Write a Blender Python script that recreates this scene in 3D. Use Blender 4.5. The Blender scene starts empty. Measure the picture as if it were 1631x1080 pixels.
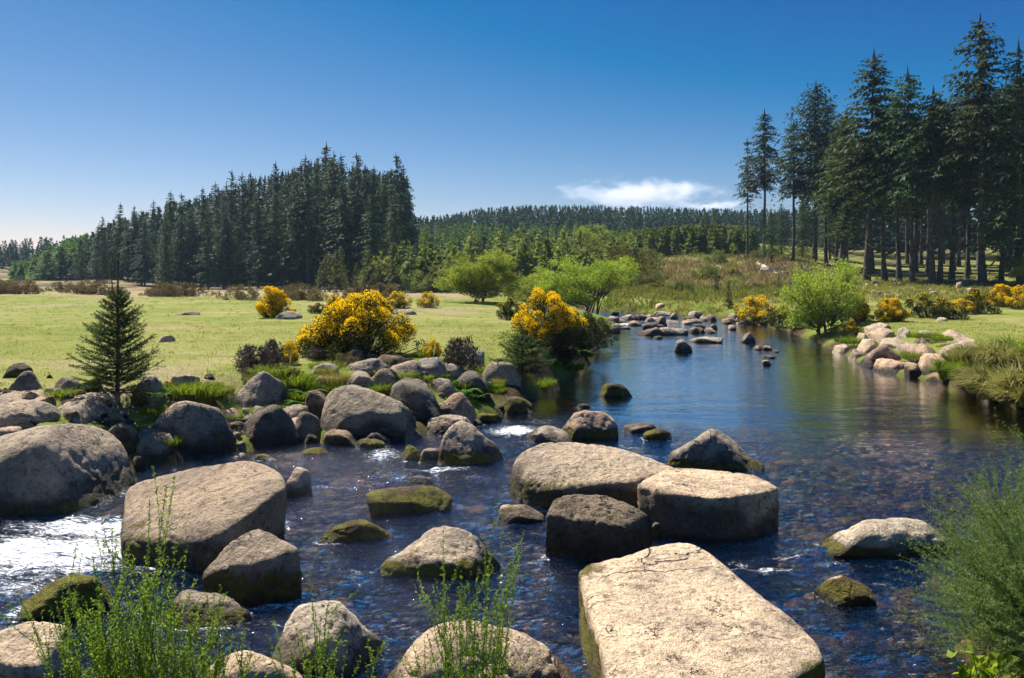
import bpy, bmesh, math, random
import numpy as np
from mathutils import Vector

# ------------------------------------------------------------------ camera, sky, sun
SC = bpy.context.scene
COL = SC.collection
F, YH, CAMZ, CX = 1268.0, 430.0, 2.4, 815.5          # focal length in pixels of the 1631 px photo, horizon row, eye height
cam = bpy.data.cameras.new("camera")
cam.sensor_width = 36.0
cam.lens = F / 1631.0 * 36.0
cam.shift_y = -(540 - YH) / 1631.0
cam.clip_start, cam.clip_end = 0.05, 9000.0
camo = bpy.data.objects.new("camera", cam)
COL.objects.link(camo)
camo.location = (0, 0, CAMZ)
camo.rotation_euler = (math.radians(90), 0, 0)
SC.camera = camo

SUN_AZ, SUN_EL = math.radians(-43), math.radians(55)   # azimuth from +Y, negative = left
world = bpy.data.worlds.new("World")
SC.world = world
world.use_nodes = True
wn, wl = world.node_tree.nodes, world.node_tree.links
bg = wn["Background"]
sky = wn.new("ShaderNodeTexSky")
sky.sky_type = "NISHITA"
sky.sun_disc = False
sky.sun_elevation = SUN_EL
sky.sun_rotation = SUN_AZ
sky.altitude = 2000
sky.air_density = 1.0
sky.dust_density = 1.3
sky.ozone_density = 10.0
SKY_STR, EXPO = 0.06, 1.15
sep = wn.new("ShaderNodeSeparateColor")
com = wn.new("ShaderNodeCombineColor")
wl.new(sky.outputs[0], sep.inputs[0])
for ch_, (off_, gain, lo_) in enumerate([(.130, 2.35, .012), (.130, 1.38, .12), (0., .87, .42)]):   # contrast of a polarised, deep blue sky
    q_, a_, b_ = [wn.new("ShaderNodeMath") for _ in range(3)]
    q_.operation, a_.operation, b_.operation = "SUBTRACT", "MAXIMUM", "MULTIPLY"
    wl.new(sep.outputs[ch_], q_.inputs[0])
    q_.inputs[1].default_value = off_ / .1083
    wl.new(q_.outputs[0], a_.inputs[0])
    a_.inputs[1].default_value = lo_ / gain / .1083
    b_.inputs[1].default_value = gain * .1083 / (SKY_STR * 2 ** EXPO)
    wl.new(a_.outputs[0], b_.inputs[0])
    wl.new(b_.outputs[0], com.inputs[ch_])
wl.new(com.outputs[0], bg.inputs[0])
bg.inputs[1].default_value = SKY_STR

sl = bpy.data.lights.new("sun", "SUN")
sl.energy = 5.0
sl.angle = math.radians(0.5)
sl.color = (1.0, 0.94, 0.84)
suno = bpy.data.objects.new("sun", sl)
COL.objects.link(suno)
SUND = Vector((math.sin(SUN_AZ) * math.cos(SUN_EL), math.cos(SUN_AZ) * math.cos(SUN_EL), math.sin(SUN_EL)))
suno.rotation_euler = SUND.to_track_quat("Z", "Y").to_euler()
suno.location = (-30, 20, 40)

SC.view_settings.view_transform = "Standard"
SC.view_settings.look = "None"
SC.view_settings.exposure = EXPO
SC.view_settings.gamma = 1.0
cy = SC.cycles
cy.max_bounces = 7
cy.diffuse_bounces = 2
cy.glossy_bounces = 3
cy.transmission_bounces = 3
cy.transparent_max_bounces = 12
cy.volume_bounces = 2
cy.caustics_reflective = False
cy.caustics_refractive = False
cy.sample_clamp_indirect = 4.0
cy.use_denoising = True
cy.use_adaptive_sampling = True
cy.adaptive_threshold = 0.02

# ------------------------------------------------------------------ helpers
def atz(px, py, z):
    Y = (CAMZ - z) * F / (py - YH)
    return ((px - CX) / F * Y, Y, z)

def aty(px, py, Y):
    return ((px - CX) / F * Y, Y, CAMZ - (py - YH) / F * Y)

_rp = np.random.RandomState(7).permutation(256)
PERM = np.concatenate([_rp, _rp, _rp]).astype(np.int64)
GR = np.random.RandomState(3).normal(size=(256, 3))
GR /= np.linalg.norm(GR, axis=1)[:, None]

def pn(P):                                            # vectorised gradient noise, about -0.6..0.6
    P = np.asarray(P, float)
    I = np.floor(P).astype(np.int64)
    f = P - I
    I &= 255
    u = f * f * f * (f * (f * 6 - 15) + 10)
    out = 0
    for dx in (0, 1):
        for dy in (0, 1):
            for dz in (0, 1):
                g = GR[PERM[PERM[PERM[(I[:, 0] + dx) & 255] + ((I[:, 1] + dy) & 255)] + ((I[:, 2] + dz) & 255)]]
                w = (u[:, 0] if dx else 1 - u[:, 0]) * (u[:, 1] if dy else 1 - u[:, 1]) * (u[:, 2] if dz else 1 - u[:, 2])
                out = out + w * ((f - (dx, dy, dz)) * g).sum(1)
    return out

def fbm(P, octs=4, gain=0.5, lac=2.03):
    P = np.asarray(P, float)
    a, s, r = 1.0, 1.0, 0
    for k in range(octs):
        r = r + a * pn(P * s + 17.3 * k)
        a *= gain
        s *= lac
    return r

def n2(x, y, s, o=3, seed=0):
    return fbm(np.stack([x * s, y * s, np.full_like(x, seed * 7.7 + 0.5)], 1), o)

def sst(a, b, x):
    t = np.clip((x - a) / (b - a), 0, 1)
    return t * t * (3 - 2 * t)

def mesh(name, V, Q, mat, smooth=False, attrs=None):
    me = bpy.data.meshes.new(name)
    V = np.asarray(V, np.float32)
    Q = np.asarray(Q, np.int32)
    me.vertices.add(len(V))
    me.vertices.foreach_set("co", V.ravel())
    me.loops.add(Q.size)
    me.loops.foreach_set("vertex_index", Q.ravel())
    me.polygons.add(len(Q))
    me.polygons.foreach_set("loop_start", np.arange(0, Q.size, Q.shape[1], dtype=np.int32))
    if smooth:
        me.polygons.foreach_set("use_smooth", np.ones(len(Q), bool))
    me.update(calc_edges=True)
    for k, v in (attrs or {}).items():
        at = me.attributes.new(k, "FLOAT", "POINT")
        at.data.foreach_set("value", np.asarray(v, np.float32))
    me.materials.append(mat)
    return me

def link(name, me, parent=None, loc=(0, 0, 0)):
    o = bpy.data.objects.new(name, me)
    COL.objects.link(o)
    o.location = loc
    if parent:
        o.parent = parent
    return o

def tag(o, label=None, cat=None, group=None, kind=None):
    if label:
        o["label"] = label
    if cat:
        o["category"] = cat
    if group:
        o["group"] = group
    if kind:
        o["kind"] = kind
    return o

def thing(name, loc, label, cat, group=None, rz=0.0, sc=(1, 1, 1)):
    o = link(name, None, None, loc)
    o.rotation_euler = (0, 0, rz)
    o.scale = sc
    o.empty_display_size = 0.2
    return tag(o, label, cat, group)

class Acc:                                            # gathers quads of one mesh
    def __init__(s):
        s.V, s.Q, s.A, s.n = [], [], [], 0
    def add(s, V, Q, var=0.5):
        V = np.asarray(V, float).reshape(-1, 3)
        s.V.append(V)
        s.Q.append(np.asarray(Q, int) + s.n)
        s.A.append(np.broadcast_to(np.asarray(var, float), (len(V),)))
        s.n += len(V)
    def kites(s, C, D, L, Wd, rng, side=None, var=None, bend=0.0, mid=0.45):
        C = np.asarray(C, float); D = np.asarray(D, float)
        n = len(C)
        D = D / (np.linalg.norm(D, axis=1)[:, None] + 1e-9)
        if side is None:
            side = rng.normal(size=(n, 3))
        S = np.cross(D, side)
        S /= (np.linalg.norm(S, axis=1)[:, None] + 1e-9)
        L = np.broadcast_to(np.asarray(L, float), (n,))[:, None]
        Wd = np.broadcast_to(np.asarray(Wd, float), (n,))[:, None]
        M = C + D * L * mid
        T = C + D * L
        T[:, 2] -= (bend * L)[:, 0]
        V = np.stack([C, M + S * Wd * .5, T, M - S * Wd * .5], 1).reshape(-1, 3)
        if var is None:
            var = rng.rand(n)
        s.add(V, np.arange(n * 4).reshape(-1, 4), np.repeat(var, 4))
    def tube(s, pts, rad, sides=5, var=0.5):
        pts = np.asarray(pts, float)
        n = len(pts)
        rad = np.broadcast_to(np.asarray(rad, float), (n,))
        T = np.gradient(pts, axis=0)
        T /= np.linalg.norm(T, axis=1)[:, None] + 1e-9
        ref = np.where(np.abs(T[:, 2:3]) > .9, np.array([[1., 0, 0]]), np.array([[0, 0, 1.]]))
        A = np.cross(T, ref); A /= np.linalg.norm(A, axis=1)[:, None] + 1e-9
        B = np.cross(T, A)
        th = np.arange(sides) * 2 * math.pi / sides
        V = pts[:, None] + rad[:, None, None] * (A[:, None] * np.cos(th)[None, :, None] + B[:, None] * np.sin(th)[None, :, None])
        i = np.arange(n - 1)[:, None] * sides
        j = np.arange(sides)[None]
        k = (j + 1) % sides
        Q = np.stack([i + j, i + k, i + sides + k, i + sides + j], -1).reshape(-1, 4)
        s.add(V.reshape(-1, 3), Q, var)
    def mesh(s, name, mat, smooth=False):
        return mesh(name, np.concatenate(s.V), np.concatenate(s.Q), mat, smooth, {"var": np.concatenate(s.A)})

# ------------------------------------------------------------------ node helpers
def newmat(name):
    m = bpy.data.materials.new(name)
    m.use_nodes = True
    nt = m.node_tree
    nt.nodes.clear()
    out = nt.nodes.new("ShaderNodeOutputMaterial")
    return m, nt, out

class NT:
    def __init__(s, nt):
        s.nt = nt
    def n(s, typ, ins=None, **kw):
        nd = s.nt.nodes.new(typ)
        for k, v in kw.items():
            setattr(nd, k, v)
        for k, v in (ins or {}).items():
            s.set(nd.inputs[k], v)
        return nd
    def set(s, sock, v):
        if isinstance(v, bpy.types.NodeSocket):
            s.nt.links.new(v, sock)
        else:
            if sock.type == "RGBA" and len(v) == 3:
                v = (*v, 1)
            sock.default_value = v
    def math(s, op, a, b=0.0, clamp=False):
        nd = s.n("ShaderNodeMath", operation=op, use_clamp=clamp)
        s.set(nd.inputs[0], a); s.set(nd.inputs[1], b)
        return nd.outputs[0]
    def mix(s, f, a, b, blend="MIX"):
        nd = s.n("ShaderNodeMix", data_type="RGBA", blend_type=blend)
        s.set(nd.inputs[0], f); s.set(nd.inputs[6], a); s.set(nd.inputs[7], b)
        return nd.outputs[2]
    def ramp(s, f, a, b, lo=0.0, hi=1.0):              # smooth remap of f from a..b to lo..hi
        nd = s.n("ShaderNodeMapRange", interpolation_type="SMOOTHSTEP")
        s.set(nd.inputs[0], f)
        nd.inputs[1].default_value = a; nd.inputs[2].default_value = b
        nd.inputs[3].default_value = lo; nd.inputs[4].default_value = hi
        return nd.outputs[0]
    def noise(s, vec, scale, detail=4, rough=0.55, dist=0.0):
        nd = s.n("ShaderNodeTexNoise", {"Scale": scale, "Detail": detail, "Roughness": rough, "Distortion": dist})
        s.set(nd.inputs["Vector"], vec)
        return nd.outputs[0]
    def attr(s, name):
        return s.n("ShaderNodeAttribute", attribute_name=name).outputs["Fac"]
    def bump(s, h, strength, dist, normal=None):
        nd = s.n("ShaderNodeBump")
        s.set(nd.inputs["Height"], h); s.set(nd.inputs["Strength"], strength); s.set(nd.inputs["Distance"], dist)
        if normal is not None:
            s.set(nd.inputs["Normal"], normal)
        return nd.outputs[0]

def leafmat(name, a, b, trans=0.35, c=None, rough=0.6, vary=0.0, spec=.12):
    m, nt, out = newmat(name)
    N = NT(nt)
    a, b = [tuple(.74 * q for q in w_) for w_ in (a, b)]
    v = N.attr("var")
    col = N.mix(v, a, b)
    if c is not None:
        col = N.mix(N.ramp(v, 0.86, 0.97), col, c)
    if vary:
        rnd = N.n("ShaderNodeObjectInfo").outputs["Random"]
        col = N.n("ShaderNodeHueSaturation", {"Hue": N.math("ADD", 0.5 - vary * .06, N.math("MULTIPLY", rnd, vary * .12)),
                                              "Value": N.math("ADD", 1 - vary * .5, N.math("MULTIPLY", rnd, vary)), "Color": col}).outputs[0]
    d = N.n("ShaderNodeBsdfPrincipled", {"Base Color": col, "Roughness": rough})
    d.inputs["Specular IOR Level"].default_value = spec
    t = N.n("ShaderNodeBsdfTranslucent", {"Color": N.mix(1.0, col, (1.5, 1.45, 0.7), "MULTIPLY")})
    mx = N.n("ShaderNodeMixShader")
    mx.inputs[0].default_value = trans
    nt.links.new(d.outputs[0], mx.inputs[1]); nt.links.new(t.outputs[0], mx.inputs[2])
    nt.links.new(mx.outputs[0], out.inputs[0])
    return m

def barkmat(name, a, b, scale=14.0):
    m, nt, out = newmat(name)
    N = NT(nt)
    tc = N.n("ShaderNodeTexCoord").outputs["Object"]
    mp = N.n("ShaderNodeMapping", {"Vector": tc, "Scale": (1, 1, .25)}).outputs[0]
    f = N.noise(mp, scale, 5, .65)
    col = N.mix(N.ramp(f, .35, .65), a, b)
    p = N.n("ShaderNodeBsdfPrincipled", {"Base Color": col, "Roughness": .9, "Normal": N.bump(f, .6, .03)})
    p.inputs["Specular IOR Level"].default_value = 0.1
    nt.links.new(p.outputs[0], out.inputs[0])
    return m

M = {}
M["spruce"] = leafmat("spruce_needles", (.012, .036, .015), (.085, .125, .036), .28, vary=.6)
M["pine"] = leafmat("dark_conifer_needles", (.012, .032, .022), (.055, .09, .042), .25, vary=.5)
M["larch"] = leafmat("larch_needles", (.05, .10, .022), (.15, .23, .05), .4, vary=.4)
M["young"] = leafmat("young_conifer_needles", (.045, .07, .022), (.20, .22, .066), .3, vary=.9)
M["sapling"] = leafmat("sapling_needles", (.02, .05, .016), (.11, .18, .05), .3)
M["willow"] = leafmat("willow_leaves", (.15, .23, .03), (.36, .46, .07), .5, vary=.35)
M["birch"] = leafmat("birch_leaves", (.18, .27, .03), (.42, .52, .10), .5)
M["scrub"] = leafmat("scrub_leaves", (.06, .10, .025), (.30, .36, .09), .35)
M["olive"] = leafmat("olive_scrub_leaves", (.08, .10, .03), (.26, .27, .09), .3, vary=.8)
M["gorse"] = leafmat("gorse_spines", (.018, .032, .008), (.07, .085, .018), .25)
M["flower"] = leafmat("gorse_flowers", (.98, .60, .004), (1.15, .86, .012), .35)
M["heath"] = leafmat("heather_twigs", (.10, .075, .04), (.28, .22, .11), .2, vary=.5)
M["bracken"] = leafmat("dead_bracken_fronds", (.20, .135, .075), (.50, .40, .25), .25)
M["grass"] = leafmat("bank_grass_blades", (.10, .17, .012), (.26, .34, .04), .4)
M["drygrass"] = leafmat("dry_grass_blades", (.16, .18, .03), (.40, .36, .14), .35)
M["slopegrass"] = leafmat("slope_grass_blades", (.10, .14, .028), (.27, .27, .08), .35)
M["turf"] = leafmat("meadow_grass_blades", (.16, .19, .025), (.34, .33, .07), .35)
M["broom"] = leafmat("broom_leaves", (.10, .19, .02), (.28, .40, .065), .5)
M["broomstem"] = leafmat("broom_stems", (.07, .13, .03), (.24, .30, .11), .15)
M["broomfine"] = leafmat("fine_broom_leaves", (.08, .155, .04), (.33, .45, .16), .38)
M["bramble"] = leafmat("bramble_leaves", (.20, .30, .02), (.38, .48, .05), .5)
M["deadtwig"] = leafmat("dead_twigs", (.10, .07, .05), (.24, .19, .15), .0)
M["fern"] = leafmat("fern_fronds", (.07, .19, .015), (.14, .33, .03), .45)
M["trunk"] = barkmat("conifer_bark", (.03, .025, .02), (.13, .112, .098))
M["bark"] = barkmat("grey_bark", (.05, .04, .03), (.20, .17, .14))
M["log"] = barkmat("bleached_log", (.25, .21, .17), (.48, .43, .37), 9)

# ------------------------------------------------------------------ terrain
RIV = [atz(px, py, 0)[:2] for px, py in [
    (985, 512), (958, 548), (935, 590), (885, 622), (825, 652), (770, 667), (700, 684), (640, 702), (560, 704), (480, 704),
    (385, 718), (300, 735), (225, 745), (180, 790)]]
RIV += [(-6.3, 8.6), (-9, 9.2), (-16, 10), (-30, 10), (-30, 5.5), (-12, 5.0), (-6, 4.3), (-3.2, 3.9), (-1, 3.4), (1.2, 3.1), (2.0, 3.4), (2.5, 4.2), (2.9, 5.1), (3.6, 5.8),
        (5.2, 6.8), (7.6, 8.8), (9.0, 11.0)]
RIV += [atz(px, py, 0)[:2] for px, py in [(1631, 652), (1600, 636), (1520, 612), (1400, 592), (1335, 560), (1292, 541), (1240, 522), (1180, 513)]]
RIV += [(9.8, 40.5), (8.0, 42), (6.0, 46), (2.0, 50), (-6, 55), (-14, 58), (-14, 56), (-6, 52.5), (1, 47), (4.2, 42.5)]
RIV = np.array(RIV)

def river_d(x, y):                                     # signed distance to the waterline, positive on land
    P = np.stack([x, y], 1)
    best = np.full(len(x), 1e9)
    ins = np.zeros(len(x), bool)
    for i in range(len(RIV)):
        a, b = RIV[i], RIV[(i + 1) % len(RIV)]
        ab = b - a
        t = np.clip(((P - a) @ ab) / (ab @ ab), 0, 1)
        dd = P - a - t[:, None] * ab
        best = np.minimum(best, (dd ** 2).sum(1))
        c = ((a[1] > y) != (b[1] > y))
        if c.any():
            xi = a[0] + (y - a[1]) * (b[0] - a[0]) / (b[1] - a[1] + 1e-12)
            ins ^= c & (x < xi)
    return np.sqrt(best) * np.where(ins, -1, 1)

TPX = np.array([-3000, 0, 300, 600, 720, 900, 1100, 1250, 1450, 1631, 4000.])
TY = np.array([0, 20, 40, 60, 80, 100, 150, 220, 300, 600, 1500.])
TZ = np.array([
    [.8, .8, .8, .8, .8, .7, .6, .55, .55, .6, .7],
    [.8, .8, .8, .8, .8, .75, .6, .6, .58, .6, .7],
    [.9, .88, .86, .8, .7, .5, .55, .7, .8, .85, .9],
    [1., .85, .6, .5, .5, .7, 1.2, 1.5, 1.6, 1.7, 1.8],
    [.6, .4, .2, .3, .6, 1.5, 2.8, 3.1, 2.3, 2.2, 2.4],
    [.4, .3, .2, .5, 1.2, 3.2, 5.0, 4.7, 3.2, 3., 3.],
    [2., 1., 1., 2.5, 4.2, 6.2, 7.4, 6.8, 5., 5., 5.],
    [6., 3., 5., 7., 8., 9., 9.6, 9., 8., 8., 8.],
    [9., 6., 9., 10, 11, 12, 12, 11.5, 11, 11, 11],
    [10, 9., 12, 14, 14, 14, 14, 14, 14, 14, 14],
    [2, 2, 2, 2, 2, 2, 2, 2, 2, 2, 2]], float)

def terr_d(x, y):
    x = np.asarray(x, float); y = np.asarray(y, float)
    Yc = np.maximum(y, 6.0)
    px = np.clip(CX + F * x / Yc, TPX[0], TPX[-1])
    yy = np.clip(Yc, 0, 1500)
    i = np.clip(np.searchsorted(TPX, px) - 1, 0, len(TPX) - 2)
    j = np.clip(np.searchsorted(TY, yy) - 1, 0, len(TY) - 2)
    u = (px - TPX[i]) / (TPX[i + 1] - TPX[i]); u = u * u * (3 - 2 * u)
    v = (yy - TY[j]) / (TY[j + 1] - TY[j])
    L = (TZ[j, i] * (1 - u) + TZ[j, i + 1] * u) * (1 - v) + (TZ[j + 1, i] * (1 - u) + TZ[j + 1, i + 1] * u) * v
    d = river_d(x, y)
    L = L + n2(x, y, .12, 3) * .10 + n2(x, y, .9, 3, 2) * .035 * sst(0, 1, d) + n2(x, y, .03, 2, 5) * .02 * np.maximum(0, Yc - 60)  * sst(60, 140, Yc)
    L = np.maximum(L, .25)
    # the near bank under the photographer stays low in front of the lens
    near = sst(4.9, 3.0, y) * sst(7, 4, np.abs(x))
    L = L * (1 - near) + near * .35
    pxx = CX + F * x / Yc
    steep = np.maximum(sst(770, 840, pxx) * sst(1010, 965, pxx) * sst(34, 28, y), sst(1490, 1540, pxx) * sst(9, 12, y))
    bank = .12 * sst(-.05, .1, d) + (L - .12) * sst(0, 1.9 - 1.35 * steep, d)
    bed = -.10 - .34 * sst(0, 1.6, -d) + n2(x, y, .7, 3, 9) * .12 + .12 * sst(6, 3, y)
    z = np.where(d > 0, bank, np.minimum(bed, -.04))
    return z, d

def terr(x, y):
    return terr_d(x, y)[0]

_YS = np.geomspace(2.5, 450, 3000)
def hit(px, py, water=True):
    X = (px - CX) / F * _YS
    z = terr(X, _YS)
    if water:
        z = np.maximum(z, 0)
    zr = CAMZ - (py - YH) / F * _YS
    k = np.where(zr <= z)[0]
    k = k[0] if len(k) else len(_YS) - 1
    return X[k], _YS[k], z[k]

def axis(lo, hi, n, s):                                 # dense near 0, sparse far away
    a, b = math.asinh(lo / s), math.asinh(hi / s)
    return np.sinh(np.linspace(a, b, n)) * s

gx = axis(-1500, 1500, 520, 6.0)
gy = axis(-60, 1600, 620, 9.0)
GX, GY = np.meshgrid(gx, gy)
gx_, gy_ = GX.ravel(), GY.ravel()
gz, gd = terr_d(gx_, gy_)
gpx = CX + F * gx_ / np.maximum(gy_, 6)
nx, ny = len(gx), len(gy)
ii = (np.arange(ny - 1)[:, None] * nx + np.arange(nx - 1)[None]).ravel()
GQ = np.stack([ii, ii + 1, ii + nx + 1, ii + nx], 1)
brack = sst(96, 82, gy_) * sst(54, 62, gy_ + n2(gx_, gy_, .15, 2) * 14) * sst(930, 1010, gpx) * sst(1300, 1220, gpx)
edge = sst(46, 54, gy_ + 12 * sst(600, 0, gpx) * 0 + n2(gx_, gy_, .2, 2) * 8) * sst(820, 700, gpx)
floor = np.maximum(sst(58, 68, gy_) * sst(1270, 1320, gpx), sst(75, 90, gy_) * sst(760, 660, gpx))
bare = sst(.0, .26, n2(gx_, gy_, .55, 4, 21)) * sst(15.5, 12, gy_) * sst(520, 200, gpx) * sst(.8, 1.6, gd) + sst(.32, .45, n2(gx_, gy_, .16, 4, 33)) * .7 * sst(1.5, 3, gd)
lush = .8 * sst(2.4, .6, gd + n2(gx_, gy_, .8, 2, 3) * 1.4)

m, nt, out = newmat("ground_cover")
N = NT(nt)
P = N.n("ShaderNodeNewGeometry").outputs["Position"]
n1 = N.noise(P, .35, 6, .6)
nf = N.noise(P, 9.0, 5, .7)
nff = N.noise(P, 45.0, 4, .7)
gcol = N.mix(N.ramp(n1, .35, .65), (.165, .21, .035), (.275, .275, .085))
gcol = N.mix(N.ramp(nf, .40, .62), N.mix(.55, gcol, (.13, .165, .02)), gcol)
gcol = N.mix(N.ramp(N.noise(P, 1.3, 6, .7), .52, .68, 0, .75), gcol, (.125, .16, .03))
gcol = N.mix(N.ramp(N.noise(N.n("ShaderNodeMapping", {"Vector": P, "Scale": (.35, 1, 1)}).outputs[0], .45, 5, .65), .54, .68, 0, .6), gcol, (.36, .30, .15))
gcol = N.mix(N.ramp(nff, .55, .72, 0, .6), gcol, (.44, .38, .15))
gcol = N.mix(N.attr("lush"), gcol, N.mix(nf, (.06, .10, .01), (.20, .26, .03)))
bare_f = N.math("MULTIPLY", N.attr("bare"), N.ramp(nf, .32, .52))
gcol = N.mix(bare_f, gcol, N.mix(nff, (.20, .15, .09), (.40, .32, .21)))
gcol = N.mix(N.math("MULTIPLY", N.attr("bracken"), N.ramp(N.noise(P, .5, 4, .6), .34, .52)), gcol, N.mix(nf, (.17, .12, .06), (.44, .35, .20)))
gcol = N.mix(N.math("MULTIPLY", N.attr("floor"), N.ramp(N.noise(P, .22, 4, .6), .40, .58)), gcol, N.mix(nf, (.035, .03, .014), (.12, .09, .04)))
bedc = N.mix(N.ramp(N.noise(P, 3.2, 5, .65), .4, .62), (.055, .036, .017), (.21, .135, .066))
vo = N.n("ShaderNodeTexVoronoi", {"Vector": P, "Scale": 7.0})
bedc = N.mix(N.ramp(vo.outputs["Distance"], .1, .5), N.mix(N.math("MULTIPLY", N.n("ShaderNodeSeparateColor", {"Color": vo.outputs["Color"]}).outputs[0], .8), bedc, (.20, .12, .07)), N.mix(.6, bedc, (.01, .008, .005)))
soil = N.mix(nf, (.03, .02, .012), (.10, .07, .04))
gcol = N.mix(N.attr("bank"), gcol, soil)
gcol = N.mix(N.attr("bed"), gcol, bedc)
gcol = N.mix(1.0, gcol, (.84, .80, .82), "MULTIPLY")
p = N.n("ShaderNodeBsdfPrincipled", {"Base Color": gcol, "Roughness": .95, "Normal": N.bump(N.math("ADD", nf, N.math("MULTIPLY", nff, .5)), .55, .05)})
p.inputs["Specular IOR Level"].default_value = .1
nt.links.new(p.outputs[0], out.inputs[0])
M["ground"] = m
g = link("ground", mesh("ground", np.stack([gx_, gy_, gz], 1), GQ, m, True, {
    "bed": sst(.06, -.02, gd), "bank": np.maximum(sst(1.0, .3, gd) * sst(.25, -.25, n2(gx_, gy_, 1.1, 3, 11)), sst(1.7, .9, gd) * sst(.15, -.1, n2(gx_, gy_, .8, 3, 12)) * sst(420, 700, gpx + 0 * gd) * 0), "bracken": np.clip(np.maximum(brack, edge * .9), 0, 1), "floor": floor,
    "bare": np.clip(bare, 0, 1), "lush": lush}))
tag(g, kind="structure")

# ------------------------------------------------------------------ rocks
m, nt, out = newmat("granite")
N = NT(nt)
tc = N.n("ShaderNodeTexCoord").outputs["Object"]
oi = N.n("ShaderNodeObjectInfo")
off = N.n("ShaderNodeVectorMath", operation="ADD")
N.set(off.inputs[0], tc)
cmb = N.n("ShaderNodeCombineXYZ", {"X": N.math("MULTIPLY", oi.outputs["Random"], 37.0), "Y": N.math("MULTIPLY", oi.outputs["Random"], 91.0)})
N.set(off.inputs[1], cmb.outputs[0])
P = off.outputs[0]
nl = N.noise(P, 2.2, 5, .6)
nm = N.noise(P, 11.0, 6, .68)
ng = N.noise(P, 70.0, 3, .7)
nk = N.noise(P, 27.0, 5, .7, .3)
col = N.mix(N.ramp(nl, .36, .66), (.47, .385, .285), (.30, .255, .20))
col = N.mix(N.ramp(nm, .50, .68), col, N.mix(.5, col, (.58, .51, .41)))
col = N.mix(N.ramp(nm, .46, .30, 0, .75), col, (.12, .10, .078))
col = N.mix(N.ramp(nk, .47, .34, 0, .75), N.mix(N.ramp(ng, .44, .30, 0, .6), col, (.075, .064, .05)), (.085, .072, .055))
col = N.mix(N.ramp(ng, .60, .75, 0, .4), col, (.50, .45, .38))
li = N.n("ShaderNodeTexVoronoi", {"Vector": P, "Scale": 6.5})
lich = N.math("MULTIPLY", N.ramp(N.math("ADD", li.outputs["Distance"], N.math("MULTIPLY", N.math("SUBTRACT", nm, .5), .6)), .20, .12), N.ramp(N.noise(P, 1.4, 2), .5, .62))
col = N.mix(N.math("MULTIPLY", lich, .8), col, N.mix(N.noise(P, .8, 2), (.56, .55, .47), (.42, .42, .24)))
wv = N.n("ShaderNodeVectorMath", operation="ADD")
N.set(wv.inputs[0], P)
nv = N.n("ShaderNodeTexNoise", {"Vector": P, "Scale": 2.6, "Detail": 4.0})
sc_ = N.n("ShaderNodeVectorMath", {"Scale": .55}, operation="SCALE")
N.set(sc_.inputs[0], nv.outputs["Color"]); N.set(wv.inputs[1], sc_.outputs[0])
stv = N.n("ShaderNodeMapping", {"Vector": wv.outputs[0], "Rotation": (0, 0, .6), "Scale": (.55, 1.5, .9)}).outputs[0]
vein = N.noise(stv, 4.2, 4, .6, .5)
cmask = N.math("MULTIPLY", N.ramp(N.math("ABSOLUTE", N.math("SUBTRACT", vein, .5)), .014, .0), N.ramp(N.noise(P, 3.1, 4), .50, .60))
fis = N.noise(wv.outputs[0], .85, 2, .5)
fmask = N.math("MULTIPLY", N.ramp(N.math("ABSOLUTE", N.math("SUBTRACT", fis, .5)), .007, .001), N.ramp(N.noise(P, .9, 2), .48, .62, 0, .8))
cmask = N.math("MAXIMUM", cmask, fmask)
blk = N.math("MULTIPLY", N.ramp(N.noise(P, 4.4, 5, .7), .57, .68), .6)
col = N.mix(blk, col, (.10, .088, .07))
col = N.mix(N.math("MULTIPLY", cmask, .6), col, (.08, .065, .05))
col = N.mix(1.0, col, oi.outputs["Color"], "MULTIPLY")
col = N.mix(N.math("MULTIPLY", N.attr("stain_shade"), .85), col, (.022, .017, .011))  # waterline stain, deepened so the colour also carries shade on the rock sides
mo = N.attr("moss")
mossf = N.ramp(N.math("ADD", mo, N.math("MULTIPLY", N.math("SUBTRACT", nm, .5), .9)), .42, .62)
mossc = N.mix(N.noise(P, 24.0, 4, .7), (.04, .045, .006), (.26, .225, .025))
mossc = N.mix(N.ramp(N.noise(P, 5.0, 3), .45, .62), mossc, N.mix(ng, (.03, .022, .008), (.15, .105, .03)))
col = N.mix(mossf, col, mossc)
we = N.attr("wet")
col = N.mix(N.math("MULTIPLY", we, .82), col, (.012, .010, .007))
hb = N.math("ADD", N.math("ADD", N.math("MULTIPLY", nm, .9), N.math("ADD", N.math("MULTIPLY", nk, .55), N.math("MULTIPLY", ng, .16))), N.math("MULTIPLY", cmask, -.9))
hb = N.math("ADD", hb, N.math("MULTIPLY", mossf, N.math("MULTIPLY", N.noise(P, 45.0, 3, .7), .7)))
p = N.n("ShaderNodeBsdfPrincipled", {"Base Color": col, "Roughness": N.math("SUBTRACT", .88, N.math("MULTIPLY", we, .5)), "Normal": N.bump(hb, 1.0, .075)})
p.inputs["Specular IOR Level"].default_value = .25
nt.links.new(p.outputs[0], out.inputs[0])
M["rock"] = m

ICO = {}
def ico(k):
    if k not in ICO:
        b = bmesh.new()
        bmesh.ops.create_icosphere(b, subdivisions=k, radius=1.0)
        V = np.array([v.co[:] for v in b.verts])
        T = np.array([[v.index for v in f.verts] for f in b.faces])
        b.free()
        ICO[k] = (V, T)
    return ICO[k]

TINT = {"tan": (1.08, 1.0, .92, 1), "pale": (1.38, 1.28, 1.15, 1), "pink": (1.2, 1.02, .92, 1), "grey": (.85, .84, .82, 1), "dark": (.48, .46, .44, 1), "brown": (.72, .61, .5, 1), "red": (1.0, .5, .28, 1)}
NROCK = [0]
SLICES = []

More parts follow.
